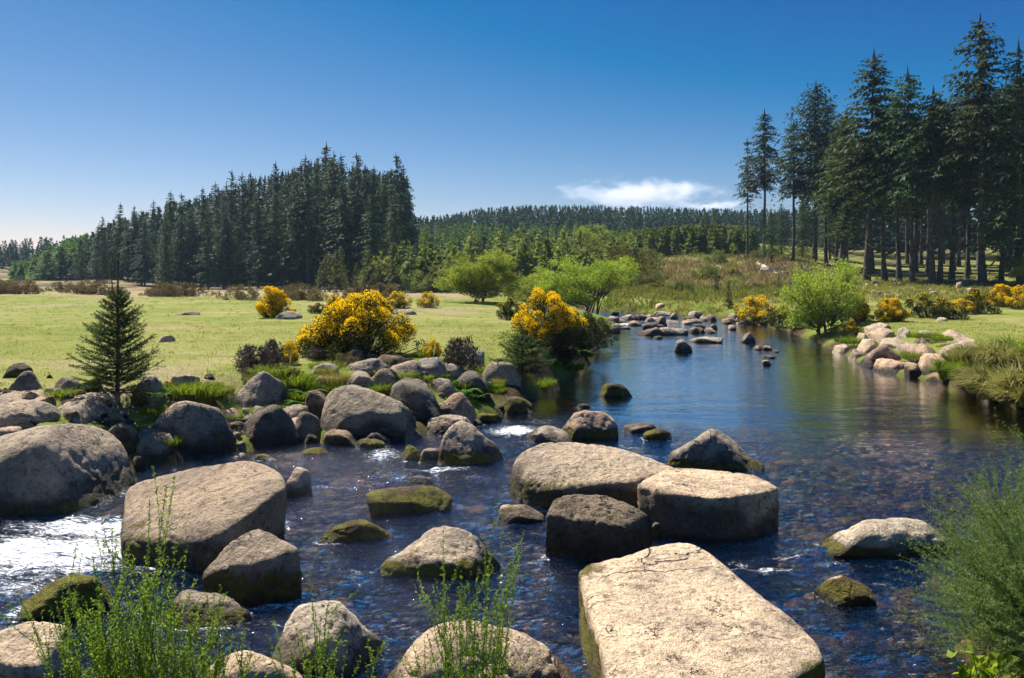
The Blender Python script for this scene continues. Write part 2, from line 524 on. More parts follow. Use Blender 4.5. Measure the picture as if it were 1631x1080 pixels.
def finish_rock(name, V, T, tint, moss, mline, wetz, size, label, cat, group, rough=1.0):
    c = np.array([V[:, 0].mean(), V[:, 1].mean(), 0.0])
    sd = NROCK[0] * 3.71
    me0 = V - c
    # noise relief along the outward direction
    nrm = np.zeros_like(V)
    fn = np.cross(V[T[:, 1]] - V[T[:, 0]], V[T[:, 2]] - V[T[:, 0]])
    for k in range(3):
        np.add.at(nrm, T[:, k], fn)
    nrm /= np.linalg.norm(nrm, axis=1)[:, None] + 1e-12
    q = me0 / size
    h = fbm(q * 1.7 + sd, 2) * .034 + fbm(q * 6 + sd, 4, .55) * .016 + fbm(q * 26 + sd, 3, .6) * .0045
    r = np.abs(fbm(q * 4.2 + sd + 9, 3))
    h -= .016 * np.exp(-(r / .05) ** 2)
    V = V + nrm * (h * size * rough)[:, None]
    if wetz == 0 and V[:, 1].min() < 15:
        q = V[np.abs(V[:, 2]) < .05][:, :2]
        if len(q):
            SLICES.append(q[::max(1, len(q) // 160)])
    zz = V[:, 2] - wetz
    nn = fbm(np.stack([V[:, 0], V[:, 1], V[:, 2] * .6], 1) / max(size, .3) * 2.6 + sd, 3)
    ms = moss * np.clip((mline - zz) / (.45 * mline + .03) + .25 + nn * 1.1, 0, 1) * sst(-.9, .2, nrm[:, 2] + .4)
    wet = stn_shade = np.zeros(len(V))
    if wetz > -1:
        wet = sst(.06, .015, zz + nn * .05); stn_shade = .9 * sst(1.05, .45, zz / max(.13, min(max(mline, .5 * zz.max()), .26), .9 * mline) + nn * .9)  # dark zone reaches above the flood line as painted shade on rock flanks
    me = mesh(name, V - c, T, M["rock"], True, {"moss": ms, "wet": wet, "stain_shade": stn_shade})
    o = link(name, me, None, c)
    rg = random.Random(NROCK[0])
    kv, kh = rg.uniform(.8, 1.18), rg.uniform(-.06, .06)
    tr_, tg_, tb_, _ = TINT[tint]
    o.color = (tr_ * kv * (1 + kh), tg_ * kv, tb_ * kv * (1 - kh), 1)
    tag(o, label, cat, group)
    NROCK[0] += 1
    return o

GS, GL, GR_, GFAR, GM = "boulders standing in the stream", "boulders piled along the left bank", "granite slabs of the right bank", "small stones in the far shallows", "stones lying in the grass"

def planes_r(D, n, d, p):
    s = np.maximum(D @ n.T / d[None], 0) ** p
    return s.sum(1) ** (-1.0 / p)


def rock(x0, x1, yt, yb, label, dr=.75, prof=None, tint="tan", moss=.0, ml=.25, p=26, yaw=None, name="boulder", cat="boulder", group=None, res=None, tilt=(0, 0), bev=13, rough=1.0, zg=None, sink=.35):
    rng = np.random.RandomState(100 + NROCK[0])
    xm = (x0 + x1) / 2
    X, Y, g = hit(xm, yb) if zg is None else atz(xm, yb, zg)
    stream = g < .02
    w = (x1 - x0) / F * Y
    if res is None:
        pxw = x1 - x0
        res = 6 if pxw > 230 else 5 if pxw > 70 else 4 if pxw > 22 else 3
    D, T = ico(res)
    nrm = [(1, 0, 0), (-1, 0, 0), (0, 1, 0), (0, -1, 0), (0, 0, 1), (0, 0, -1)]
    if group in (GL, GR_):
        dr = dr * 1.12
    nn = np.array(nrm, float) + rng.normal(size=(6, 3)) * .13
    rr = rng.normal(size=(bev, 3)); rr[:, 2] = np.abs(rr[:, 2]) * .8
    nn = np.concatenate([nn, rr])
    nn /= np.linalg.norm(nn, axis=1)[:, None]
    d = np.concatenate([np.ones(6), rng.uniform(.80, 1.12, bev)])
    V0 = D * planes_r(D, nn, d, p)[:, None]
    V0 /= np.abs(V0).max(0)
    yw = rng.uniform(-.35, .35) if yaw is None else math.radians(yaw)
    dep = dr * w
    # x,y in metres, rotated about the vertical; z: -1..1 -> below..above the ground
    A = V0[:, :2] * np.array([w / 2, dep / 2])
    R = np.array([[math.cos(yw), -math.sin(yw)], [math.sin(yw), math.cos(yw)]])
    A = A @ R.T
    zt = np.where(V0[:, 2] > 0, V0[:, 2], V0[:, 2] * 1.0)
    zt = zt + (tilt[0] * V0[:, 0] + tilt[1] * V0[:, 1]) * np.clip(V0[:, 2] + .3, 0, 1)
    if prof is not None:
        u = (A[:, 0] - A[:, 0].min()) / np.ptp(A[:, 0])
        pr = np.interp(u, np.linspace(0, 1, len(prof)), prof)
        zt = np.where(zt > 0, zt * pr, zt)
    cx, cyy, sx, hz = X, Y + dep * .5, 1.0, max(.12, .55 * w)
    dmin = .12
    for it in range(30):
        V = np.empty_like(V0)
        V[:, 0] = cx + A[:, 0] * sx
        V[:, 1] = cyy + A[:, 1]
        V[:, 2] = g + np.where(zt > 0, zt * hz, zt * sink)
        v = V[V[:, 2] > g - .01]
        px = CX + F * v[:, 0] / v[:, 1]
        py = YH + F * (CAMZ - v[:, 2]) / v[:, 1]
        a, b = px.min(), px.max()
        k = cyy / F
        sx *= 1 + .8 * ((x1 - x0) / (b - a) - 1)
        cx += .8 * ((x0 + x1) / 2 - (a + b) / 2) * k
        cyy += .6 * (py.max() - yb) * Y * Y / F / (CAMZ - g)
        dh = (py.min() - yt) * k
        hz = hz + .8 * dh
        if hz < .06:
            hz = .06
            A[:, 1] *= .9
    if hz > 1.6 * w:
        print("tall rock", label, hz, w)
    size = max(w, hz)
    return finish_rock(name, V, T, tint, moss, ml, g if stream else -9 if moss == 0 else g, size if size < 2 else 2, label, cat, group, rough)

def hull_rock(pts, label, tint="tan", moss=.3, ml=.2, p=22, group=None, name="boulder", cat="boulder", res=6, zb=-.4, grow=1.06, rough=.8):
    """rock as a rounded convex block through measured corner points (px, py, z); base corners are dropped to zb"""
    W3 = [atz(*q) for q in pts]
    cxy = np.mean([q[:2] for q in W3], 0)
    W3 = [Vector(q) for q in W3] + [Vector((cxy[0] + (q[0] - cxy[0]) * grow, cxy[1] + (q[1] - cxy[1]) * grow, zb)) for q in W3]
    b = bmesh.new()
    for q in W3:
        b.verts.new(q)
    bmesh.ops.convex_hull(b, input=b.verts)
    bmesh.ops.recalc_face_normals(b, faces=b.faces)
    c = np.mean([q[:] for q in W3], 0)
    lo = np.min([q[:] for q in W3], 0); hi = np.max([q[:] for q in W3], 0)
    c = (lo + hi) / 2
    s = (hi - lo) / 2
    pl = {}
    for f in b.faces:
        if f.calc_area() < 1e-6:
            continue
        n = np.array(f.normal[:]) * s
        q = (np.array(f.verts[0].co[:]) - c) / s
        ln = np.linalg.norm(n)
        n = n / ln
        dd = float(n @ q)
        if dd < 0:
            n, dd = -n, -dd
        pl[tuple(np.round(np.append(n, dd), 1))] = (n, max(dd, .05))
    b.free()
    n = np.array([a for a, _ in pl.values()]); d = np.array([a for _, a in pl.values()])
    D, T = ico(res)
    V = D * planes_r(D, n, d, p)[:, None] * s + c
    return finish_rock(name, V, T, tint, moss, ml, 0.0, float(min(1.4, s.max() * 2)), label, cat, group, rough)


# foreground and stream
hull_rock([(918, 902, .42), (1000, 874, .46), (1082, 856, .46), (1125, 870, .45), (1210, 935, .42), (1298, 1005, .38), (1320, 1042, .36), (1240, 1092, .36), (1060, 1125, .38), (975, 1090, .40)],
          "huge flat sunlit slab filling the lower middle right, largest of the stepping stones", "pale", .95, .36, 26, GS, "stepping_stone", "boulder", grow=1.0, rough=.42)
hull_rock([(190, 862, .16), (268, 872, .16), (345, 858, .30), (385, 822, .46), (458, 768, .60), (445, 742, .62), (400, 730, .6), (290, 741, .54), (203, 768, .38)],
          "big angular boulder with a slanting sunlit top and black right side, left of the rapids", "tan", .5, .30, 20, GS, res=6, grow=1.0, rough=.55)
hull_rock([(1013, 769, .43), (1062, 744, .45), (1205, 752, .45), (1243, 772, .43), (1215, 780, .43), (1145, 790, .42), (1055, 780, .43)],
          "long flat topped slab with an overhanging black front, right of the central boulders", "pale", .25, .44, 26, GS, "stepping_stone", "boulder", grow=.99, rough=.5)
hull_rock([(805, 742, .30), (833, 762, .26), (880, 774, .24), (947, 764, .30), (1015, 762, .35), (811, 726, .40), (833, 703, .52), (880, 697, .56), (930, 697, .56), (985, 707, .51), (1040, 723, .46), (1088, 742, .40)],
          "long whale backed boulder in midstream, behind the dark block", "pale", .5, .34, 15, GS, grow=1.0, rough=.6)
hull_rock([(868, 817, .38), (930, 820, .38), (1000, 833, .35), (1044, 817, .34), (882, 787, .48), (937, 779, .51), (968, 785, .48), (1005, 797, .44)],
          "rough dark block in front of the whale backed boulder", "brown", .45, .40, 16, GS, grow=1.03, rough=.9)
rock(1064, 1217, 682, 752, "triangular mossy peaked rock behind the long flat slab", prof=[.35, .55, .8, 1, .95, .7, .4], dr=.6, yaw=0, tint="grey", moss=.6, ml=.16, p=26, group=GS)
rock(887, 985, 654, 702, "rounded stone with orange moss at its foot, behind the whale backed boulder", prof=[.6, .9, 1, .95, .6], dr=.7, tint="pink", moss=.75, ml=.2, group=GS)
rock(836, 912, 677, 706, "low tan stone at the back left of the whale backed boulder", dr=.7, tint="tan", moss=.3, ml=.1, group=GS)
rock(990, 1046, 674, 690, "flat pale stone barely above the blue pool", dr=.6, tint="pale", moss=.4, ml=.1, group=GS, name="stone", cat="stone")
rock(1024, 1070, 683, 702, "small mossy stone touching a flat pale one in the pool", dr=.7, tint="dark", moss=.8, ml=.2, group=GS, name="stone", cat="stone")
rock(697, 803, 670, 745, "ridged stone sloping down to the right with a mossy front, in midstream", prof=[.9, 1, .9, .75, .62, .4], dr=.75, yaw=-20, tint="tan", moss=.85, ml=.2, p=28, group=GS)
rock(678, 758, 660, 692, "low flat stone just behind the ridged midstream stone", dr=.6, tint="tan", moss=.2, ml=.08, group=GS)
rock(641, 672, 708, 735, "little mossy stone left of the ridged midstream stone", dr=.8, tint="grey", moss=.9, ml=.2, group=GS, name="stone", cat="stone")
rock(668, 700, 713, 737, "little pale topped stone touching the ridged midstream stone", dr=.8, tint="tan", moss=.6, ml=.1, group=GS, name="stone", cat="stone")
rock(583, 720, 772, 824, "oblong dark mossy stone alone in the middle of the stream", prof=[.8, .95, 1, .95, .85], dr=.55, yaw=6, tint="brown", moss=.9, ml=.3, p=26, group=GS)
rock(505, 626, 826, 866, "low sliver of mossy rock just breaking the surface", prof=[.4, .7, .95, 1, .7], dr=.45, yaw=14, tint="brown", moss=1.0, ml=.4, group=GS, name="stone", cat="stone")
rock(608, 796, 837, 926, "pale flat topped stone with a collar of yellow moss, centre of the stream", prof=[.62, .85, .98, 1, .92], dr=.62, yaw=4, tint="pale", moss=.95, ml=.14, p=26, group=GS, tilt=(.05, .1))
rock(795, 868, 803, 832, "pale stone nearly awash left of the dark block", dr=.6, tint="pale", moss=.4, ml=.06, group=GS, name="stone", cat="stone")
rock(320, 482, 842, 966, "square cut block with a lit top, black front and mossy left flank", prof=[.95, 1, 1, .97, .92], dr=.75, yaw=18, tint="tan", moss=.6, ml=.28, p=26, group=GS)
rock(450, 499, 743, 793, "small upright stone against the big angular boulder's right side", prof=[.9, 1, .9, .65], dr=.8, tint="tan", moss=.5, ml=.12, group=GS, name="stone", cat="stone")
rock(14, 182, 914, 992, "dark mossy hump behind the broom sprays at the left", prof=[.5, .85, 1, .95, .8], dr=.6, yaw=8, tint="brown", moss=.9, ml=.35, group=GS)
rock(250, 402, 940, 1003, "low grey stone half hidden by broom sprays", prof=[.6, .95, .85, .95, .8], dr=.55, tint="grey", moss=.6, ml=.15, group=GS)
rock(425, 612, 955, 1078, "bright rounded boulder at the bottom, between broom sprays and midstream", prof=[.75, .98, 1, .9, .75], dr=.75, yaw=-10, tint="pale", moss=.35, ml=.15, p=28, group=GS)
rock(604, 930, 988, 1150, "broad dome shaped boulder at the bottom centre behind a broom plant", prof=[.55, .8, .96, 1, .93, .8, .55], dr=.6, yaw=0, tint="tan", moss=.7, ml=.18, p=7, group=GS)
rock(-70, 132, 988, 1130, "pale boulder cut by the bottom left corner", prof=[.9, 1, 1, .9, .7], dr=.7, tint="pale", moss=.4, ml=.15, group=GS)
rock(300, 482, 1037, 1150, "pale boulder at the bottom edge under the broom sprays", prof=[.6, .9, 1, .9, .6], dr=.7, tint="pale", moss=.3, ml=.12, group=GS)
rock(1302, 1522, 822, 890, "long low boulder with a dark mossy waterline, left of the bushy broom", prof=[.7, .82, .92, 1, .95, .75], dr=.42, yaw=3, tint="pale", moss=.6, ml=.13, p=26, group=GS)
rock(1297, 1396, 917, 966, "small mossy stone right of the huge flat slab", prof=[.8, 1, .9, .65, .4], dr=.7, yaw=-15, tint="tan", moss=.85, ml=.16, group=GS, name="stone", cat="stone")
rock(1583, 1622, 796, 816, "pale stone showing through the bushy broom", dr=.7, tint="pale", group=GS, name="stone", cat="stone")
rock(940, 990, 1046, 1092, "small mossy stone wedged beside the huge slab's left face", dr=.8, tint="brown", moss=1, ml=.5, group=GS, name="stone", cat="stone")
rock(1034, 1056, 832, 862, "narrow sliver of stone between the dark block and the long slab", dr=.8, tint="grey", moss=.5, ml=.2, group=GS, name="stone", cat="stone")
rock(953, 1007, 610, 634, "dark mossy stone alone in the calm pool", prof=[.7, 1, .95, .9, .7], dr=.6, tint="dark", moss=.7, ml=.3, group=GS, name="stone", cat="stone")
rock(919, 941, 643, 651, "tiny flat stone near the left bank of the pool", dr=.7, tint="brown", group=GS, name="stone", cat="stone")
rock(758, 802, 657, 673, "mossy stone at the foot of the undercut bank", dr=.7, tint="brown", moss=.9, ml=.3, group=GS, name="stone", cat="stone")
rock(512, 574, 683, 711, "mossy stone at the foot of the great dark boulder", dr=.7, tint="brown", moss=.6, ml=.12, group=GS, name="stone", cat="stone")
rock(566, 614, 698, 714, "low wet stone in front of the great dark boulder", dr=.6, tint="brown", moss=.6, ml=.15, group=GS, name="stone", cat="stone")
rock(474, 524, 713, 728, "mossy stone awash below the bank boulders", dr=.6, tint="brown", moss=1, ml=.3, group=GS, name="stone", cat="stone")
rock(400, 436, 723, 733, "green mossy stone behind the big angular boulder", dr=.7, tint="brown", moss=1, ml=.4, group=GS, name="stone", cat="stone")
rock(648, 690, 757, 772, "thin pale stone breaking the riffle", dr=.4, tint="tan", moss=.3, ml=.05, yaw=-25, group=GS, name="stone", cat="stone")
# left bank
rock(-75, 217, 677, 826, "massive smooth boulder cut by the left edge, above the white water", prof=[.9, .97, 1, 1, .9, .62], dr=.85, yaw=-12, tint="tan", moss=.55, ml=.15, p=18, group=GL, zg=0.0, rough=.45)
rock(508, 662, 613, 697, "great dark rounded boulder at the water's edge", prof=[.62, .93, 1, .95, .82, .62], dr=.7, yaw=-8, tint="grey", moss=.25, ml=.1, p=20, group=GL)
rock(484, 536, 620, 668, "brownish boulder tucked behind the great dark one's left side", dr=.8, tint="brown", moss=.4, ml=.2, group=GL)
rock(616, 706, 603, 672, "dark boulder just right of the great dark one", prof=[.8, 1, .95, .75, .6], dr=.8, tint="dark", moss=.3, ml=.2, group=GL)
rock(696, 758, 625, 670, "pale flat topped stone at the bank's end", prof=[.9, 1, .95, .85], dr=.8, tint="pink", group=GL, p=12)
rock(549, 631, 571, 598, "long grey rock beside the tree stump", prof=[.6, .85, 1, .95, .8], dr=.6, tint="grey", group=GL)
rock(546, 598, 590, 616, "rounded grey rock in front of the long grey one", dr=.8, tint="grey", group=GL)
rock(580, 629, 587, 624, "tilted wedge of rock behind the great dark boulder", prof=[.35, .6, .9, 1, .85], dr=.8, tint="brown", group=GL)
rock(548, 574, 605, 618, "little round stone behind the great dark boulder", dr=.9, tint="grey", group=GL, name="stone", cat="stone")
rock(656, 714, 569, 598, "rounded grey rock below the small gorse sprig", dr=.8, tint="grey", group=GL)
rock(679, 730, 602, 628, "low grey rock between the fern and the dark boulder", dr=.8, tint="grey", group=GL)
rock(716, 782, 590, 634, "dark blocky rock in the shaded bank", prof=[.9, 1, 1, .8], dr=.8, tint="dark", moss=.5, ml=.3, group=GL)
rock(764, 830, 576, 612, "pale flat slab on the bank left of the bushy sapling", dr=.7, tint="pale", group=GL, p=12)
rock(736, 772, 556, 580, "grey stone behind the dead brown bush", dr=.8, tint="grey", group=GL, name="stone", cat="stone")
rock(792, 850, 632, 660, "dark mossy rock under the overhanging bank", dr=.7, tint="dark", moss=.8, ml=.3, group=GL)
rock(494, 542, 578, 598, "low grey stone in bright grass, higher of a pair", dr=.7, tint="grey", group=GL, name="stone", cat="stone")
rock(494, 542, 598, 620, "low pinkish stone in bright grass, lower of a pair", dr=.7, tint="pink", group=GL, name="stone", cat="stone")
rock(350, 470, 591, 660, "large domed boulder topped with bright grass", prof=[.75, .97, 1, .95, .8, .6], dr=.8, tint="grey", moss=.2, ml=.2, p=20, group=GL)
rock(378, 480, 645, 711, "dark round boulder with a sprig of grass on its face", prof=[.75, .97, 1, .95, .75], dr=.8, tint="dark", moss=.3, ml=.2, p=20, group=GL)
rock(467, 512, 655, 699, "rough small boulder right of the dark round one", dr=.9, tint="brown", group=GL)
rock(351, 385, 649, 668, "small pale stone behind the dark round boulder", dr=.8, tint="pink", group=GL, name="stone", cat="stone")
rock(225, 376, 640, 716, "broad boulder with a slanting lit top below the grassy ledge", prof=[.6, .92, 1, .9, .75, .55], dr=.75, yaw=-12, tint="tan", moss=.2, ml=.1, p=18, group=GL)
rock(163, 222, 675, 724, "mossy boulder squeezed between two larger ones", dr=.9, tint="brown", moss=.5, ml=.3, group=GL)
rock(200, 303, 681, 742, "brown sided boulder at the water below the broad slanting one", prof=[.8, 1, .9, .85, .6], dr=.75, tint="brown", moss=.5, ml=.2, group=GL)
rock(62, 207, 622, 684, "smooth sunlit boulder left of the sapling's foot", prof=[.6, .8, .95, 1, .95, .8], dr=.9, tint="tan", group=GL, p=8)
rock(-50, 126, 637, 694, "smooth boulder with a dark front at the left edge", prof=[.8, 1, .95, .85, .55], dr=.9, tint="tan", group=GL, p=8)
rock(-50, 92, 616, 648, "flat pale rock behind the dark fronted one at the left edge", dr=.8, tint="pink", group=GL)
rock(12, 70, 591, 624, "jagged grey stone at the meadow's edge", prof=[.4, .7, .9, 1, .6], dr=.8, tint="grey", group=GL, p=16)
rock(83, 133, 600, 624, "rounded grey stone left of the sapling", dr=.7, tint="grey", group=GL, name="stone", cat="stone")
rock(121, 163, 604, 628, "brown mossy stone touching the sapling", dr=.8, tint="brown", moss=.7, ml=.4, group=GL, name="stone", cat="stone")
rock(214, 262, 599, 643, "grey upright stone right of the sapling", dr=.8, tint="grey", group=GL)
rock(270, 320, 597, 622, "pinkish stone behind the grassy ledge", dr=.8, tint="pink", group=GL, name="stone", cat="stone")
rock(258, 352, 616, 656, "rock buried under a grassy ledge", dr=.8, tint="brown", moss=.8, ml=.5, group=GL)
rock(210, 234, 726, 745, "small pale stone at the massive left boulder's foot", dr=.8, tint="pink", moss=.3, ml=.1, group=GL, name="stone", cat="stone")
# far shallows
FAR = [(1073, 1104, 540, 561, "grey pyramid shaped rock standing in the pool", "grey", [.4, .9, 1, .6, .4]), (1096, 1152, 536, 547, "flat pale slab lying in the pool behind the pyramid rock", "pale", None),
       (1180, 1204, 530, 546, "pointed little rock alone near the yellow gorse's reflection", "grey", [.4, .8, 1, .7, .4]), (1014, 1056, 520, 535, "dark wedge of rock in the far shallows", "dark", [.3, .7, 1, 1]),
       (1045, 1096, 521, 534, "pale slab beside a dark wedge in the far shallows", "pale", None), (1022, 1052, 514, 524, "dark slab behind the dark wedge in the far shallows", "dark", None)]
for x0, x1, yt, yb, lb, ti, pr in FAR:
    rock(x0, x1, yt, yb, lb, dr=.6, tint=ti, prof=pr, group=GFAR, name="rock", cat="rock", moss=.2, ml=.08)
for x0, x1, yt, yb, ti in [(1095, 1122, 521, 531, "brown"), (1119, 1142, 522, 531, "tan"), (1130, 1143, 516, 525, "grey"), (1159, 1173, 517, 526, "tan"), (1198, 1216, 550, 558, "pink"), (1214, 1229, 550, 558, "tan"), (1228, 1243, 557, 562, "pale"),
                           (1211, 1236, 564, 571, "grey"), (1213, 1228, 573, 582, "pale"), (988, 1012, 501, 511, "pale"), (1010, 1030, 500, 509, "tan"), (1026, 1046, 499, 509, "pale"), (1042, 1062, 503, 520, "grey"), (1000, 1022, 511, 519, "pink"),
                           (966, 986, 503, 511, "grey"), (1094, 1118, 496, 508, "tan"), (1114, 1128, 502, 510, "grey"), (1124, 1142, 500, 512, "grey"), (1148, 1166, 507, 516, "tan"), (1156, 1180, 499, 512, "tan"), (1040, 1056, 535, 540, "dark"), (970, 988, 520, 530, "dark"), (1066, 1080, 498, 508, "pale"), (1170, 1196, 504, 513, "pale"), (1075, 1090, 526, 533, "brown")]:
    rock(x0, x1, yt, yb, "small weathered stone scattered among others in the far shallows", dr=1.1, rough=1.8, tint=ti, group=GFAR, name="stone", cat="stone", moss=.2, ml=.06)
r_ = np.random.RandomState(19)
for k in range(34):
    px = r_.uniform(962, 1190); py = r_.uniform(501, 516) + (12 if k % 3 == 0 and px < 1140 else 0); ww = r_.uniform(14, 40)
    rock(px, px + ww, py - r_.uniform(4, 7), py, "low broken stone crowding the far end of the pool", dr=.8, tint=["pale", "tan", "grey", "pink"][k % 4], group="low broken stones at the far end of the pool", name="stone", cat="stone", res=3, rough=2.0, zg=.02 if k % 2 else 0.0)
# right bank slabs
RB = [(1374, 1420, 514, 530, "dark edged slab at the top of the right bank pile below the gorse", "pale"), (1380, 1428, 523, 544, "pale rounded boulder in the back row of the right bank pile", "pale"), (1428, 1456, 521, 539, "blue grey cube shaped stone in the right bank pile", "grey"),
      (1458, 1500, 526, 546, "grey slab right of the blue grey cube shaped stone", "tan"), (1488, 1556, 525, 548, "wide flat pale slab at the back of the right bank pile", "pale"), (1362, 1386, 530, 549, "pale stone at the left end of the right bank pile", "pale"),
      (1400, 1450, 538, 555, "long low slab lying across the middle of the right bank pile", "pale"), (1364, 1404, 539, 563, "tan boulder at the left end of the right bank pile, above the water", "tan"), (1374, 1436, 548, 580, "large brown faced boulder dipping toward the water", "pink"),
      (1428, 1468, 545, 558, "narrow grey slab wedged in the middle of the right bank pile", "grey"), (1434, 1500, 547, 579, "large tan boulder in the centre of the right bank pile", "pink"), (1496, 1576, 544, 567, "long pale slab running into the dry grass tussock", "pale"),
      (1390, 1462, 570, 594, "flat pinkish slab sloping into the water", "pink"), (1458, 1528, 562, 596, "reddish boulder at the water's edge beside the tussock", "pink"), (1326, 1355, 547, 562, "lone rounded stone at the water left of the right bank pile", "tan"),
      (1352, 1377, 557, 571, "low stone at the waterline left of the brown faced boulder", "pink"), (1475, 1512, 592, 610, "dark wet stone under the front tussock's left edge", "brown"), (1560, 1584, 602, 630, "grey stone between two dry grass tussocks", "grey"), (1440, 1466, 577, 594, "small stone wedged between two waterline slabs", "tan")]
for x0, x1, yt, yb, lb, ti in RB:
    rock(x0, x1, yt, yb, lb, dr=1.05, tint=ti, group=GR_, p=30, rough=1.3, moss=.12 if yb > 575 else 0, ml=.08)
# stones in the grass
for x0, x1, yt, yb, lb, ti in [(438, 482, 496, 509, "flat grey stone at the foot of the lone round gorse", "grey"), (622, 664, 492, 501, "flat dark stone on the meadow behind the big gorse", "grey"), (280, 320, 496, 502, "thin flat slab on the open meadow", "brown"),
                               (204, 224, 494, 501, "small brown stone on the meadow behind the sapling", "brown"), (252, 280, 533, 545, "pale half buried stone in the middle of the meadow", "pink"), (1043, 1062, 483, 491, "pale flat stone on the far grass bank", "pale"),
                               (1491, 1510, 505, 512, "pale stone on the right hand lawn below the scrub", "pale"), (1522, 1533, 449, 461, "upright pale stone at the foot of the tall trees", "pale"), (1395, 1406, 464, 471, "dark stone on the grass in front of the tall trees", "grey"),
                               (1345, 1380, 483, 488, "long thin stone behind the yellow gorse pair", "grey"), (1208, 1236, 425, 437, "grey boulder at the top of the bracken bank", "grey"), (600, 618, 486, 492, "small stone beside a gorse at the meadow's far side", "grey")]:
    rock(x0, x1, yt, yb, lb, dr=.7, tint=ti, group=GM, name="stone", cat="stone")
rng = np.random.RandomState(5)
for k in range(34):
    px, py = rng.uniform(1270, 1600), rng.uniform(452, 474)
    ww = rng.uniform(6, 17)
    rock(px, px + ww, py - ww * .4, py, "small stone strewn on the grass in front of the tall trees", dr=.8, tint=["grey", "tan", "pale"][k % 3], group="stones strewn before the tall trees", name="stone", cat="stone", res=3)

# more stones filling the gaps of the left bank
r_ = np.random.RandomState(15)
for k in range(130):
    px = r_.uniform(-20, 790)
    base = np.interp(px, [0, 150, 300, 420, 560, 700, 830], [650, 655, 665, 690, 640, 630, 615]) + r_.normal() * 24
    w_ = r_.uniform(9, 24)
    rock(px, px + w_, base - w_ * .5, base, "small stone filling a gap between the left bank boulders", dr=.8, tint=["grey", "brown", "tan", "dark"][k % 4], group="small gap stones of the left bank", name="stone", cat="stone", res=3, moss=.4 * (k % 3 == 0), ml=.2)
for k in range(46):
    px = r_.uniform(-30, 780)
    base = np.interp(px, [0, 150, 300, 420, 560, 700, 830], [668, 664, 680, 694, 640, 632, 620]) + r_.normal() * 22
    w_ = r_.uniform(28, 62)
    rock(px, px + w_, base - w_ * r_.uniform(.42, .6), base, "middling weathered boulder jumbled among the larger left bank boulders", dr=.9, tint=["grey", "tan", "brown", "pink"][k % 4], group="middling jumbled boulders of the left bank", moss=.5 * (k % 3 == 0), ml=.25)

# ------------------------------------------------------------------ water
wx = axis(-26, 24, 420, 4.0)
wy = axis(2.2, 60, 520, 3.0)
WX, WY = np.meshgrid(wx, wy)
x, y = WX.ravel(), WY.ravel()
wd = river_d(x, y)
FOAM = [(700, 748, .6, .14, .8), (600, 702, .6, .2, .8), (520, 775, .6, .14, .65), (450, 965, .45, .1, .8), (380, 870, .3, .12, .6), (640, 840, .5, .12, .5), (560, 910, .5, .12, .55), (890, 915, .3, .1, .45), (120, 905, .6, .2, .8), (200, 960, .5, .12, .6), (60, 880, 1.5, .7, 1.0), (150, 838, 1.0, .4, .95), (20, 935, .8, .4, .7), (330, 905, .45, .18, .6), (440, 915, .35, .18, .4), (610, 725, .35, .5, .75), (540, 705, .5, .3, .5), (640, 760, .4, .4, .55),
        (820, 685, .6, .5, .9), (855, 672, .8, .5, .5), (760, 760, .5, .4, .5), (1225, 908, .40, .07, .75), (1262, 885, .3, .08, .75), (1330, 900, .5, .07, .6), (690, 905, .5, .15, .4), (560, 985, .5, .25, .35), (1180, 745, .3, .2, .4),
        (590, 930, .5, .2, .4), (1180, 905, .2, .2, .6), (720, 800, .6, .25, .4), (990, 516, 1.2, .5, 1.0), (420, 1000, .5, .2, .5), (300, 955, .5, .25, .5), (230, 905, .5, .3, .6), (480, 830, .4, .25, .35), (350, 735, .4, .2, .3)]
foam = np.zeros_like(x)
for px, py, rx, ry, a in FOAM:
    X, Y, _ = atz(px, py, 0)
    foam = np.maximum(foam, a * np.exp(-((x - X) / rx) ** 2 - ((y - Y) / ry) ** 2))
for sl_ in SLICES:                                    # broken water around every stone that stands in the stream
    lo, hi = sl_.min(0) - .3, sl_.max(0) + .3
    q = np.where((x > lo[0]) & (x < hi[0]) & (y > lo[1]) & (y < hi[1]))[0]
    if len(q):
        dd = np.sqrt(((x[q, None] - sl_[None, :, 0]) ** 2 + (y[q, None] - sl_[None, :, 1]) ** 2).min(1))
        foam[q] = np.maximum(foam[q], (.50 + .55 * n2(x[q], y[q], 1.9, 2, 51)) * np.exp(-(dd / .075) ** 2))
chop = .10 + 1.45 * sst(13.8, 8.0, y + .28 * x) + .5 * sst(36, 41, y)
chop = np.clip(chop + foam * .5, 0, 2.0)
rapid = np.maximum(0, foam)
wz = n2(x, y, 1.6, 3, 4) * .02 * chop + (n2(x * .8 + y * .5, y, 5.5, 3, 14)) * .018 * chop + n2(x, y, 4.5, 3, 24) * .07 * rapid
m, nt, out = newmat("river_water")
N = NT(nt)
P = N.n("ShaderNodeNewGeometry").outputs["Position"]
mp = N.n("ShaderNodeMapping", {"Vector": P, "Rotation": (0, 0, math.radians(-28)), "Scale": (.75, 1.9, 1)}).outputs[0]
ch = N.attr("chop"); fo = N.attr("foam")
b0 = N.math("MULTIPLY", N.noise(mp, .95, 3, .6, .8), N.ramp(N.noise(mp, .13, 3, .6), .38, .58, .25, 1.0))
b1 = N.noise(mp, 3.2, 3, .55, .6)
b2 = N.noise(mp, 11.0, 3, .6, .8)
b3 = N.noise(mp, 34.0, 2, .6, .4)
hgt = N.math("ADD", N.math("MULTIPLY", b0, .42), N.math("MULTIPLY", N.math("ADD", N.math("MULTIPLY", b1, .9), N.math("MULTIPLY", b2, .50)), ch))
hgt = N.math("ADD", hgt, N.math("MULTIPLY", b3, N.math("ADD", N.math("MULTIPLY", ch, .035), .003)))
nrm = N.bump(hgt, 1.0, .075)
fr = N.n("ShaderNodeFresnel", {"IOR": 1.62, "Normal": nrm}).outputs[0]
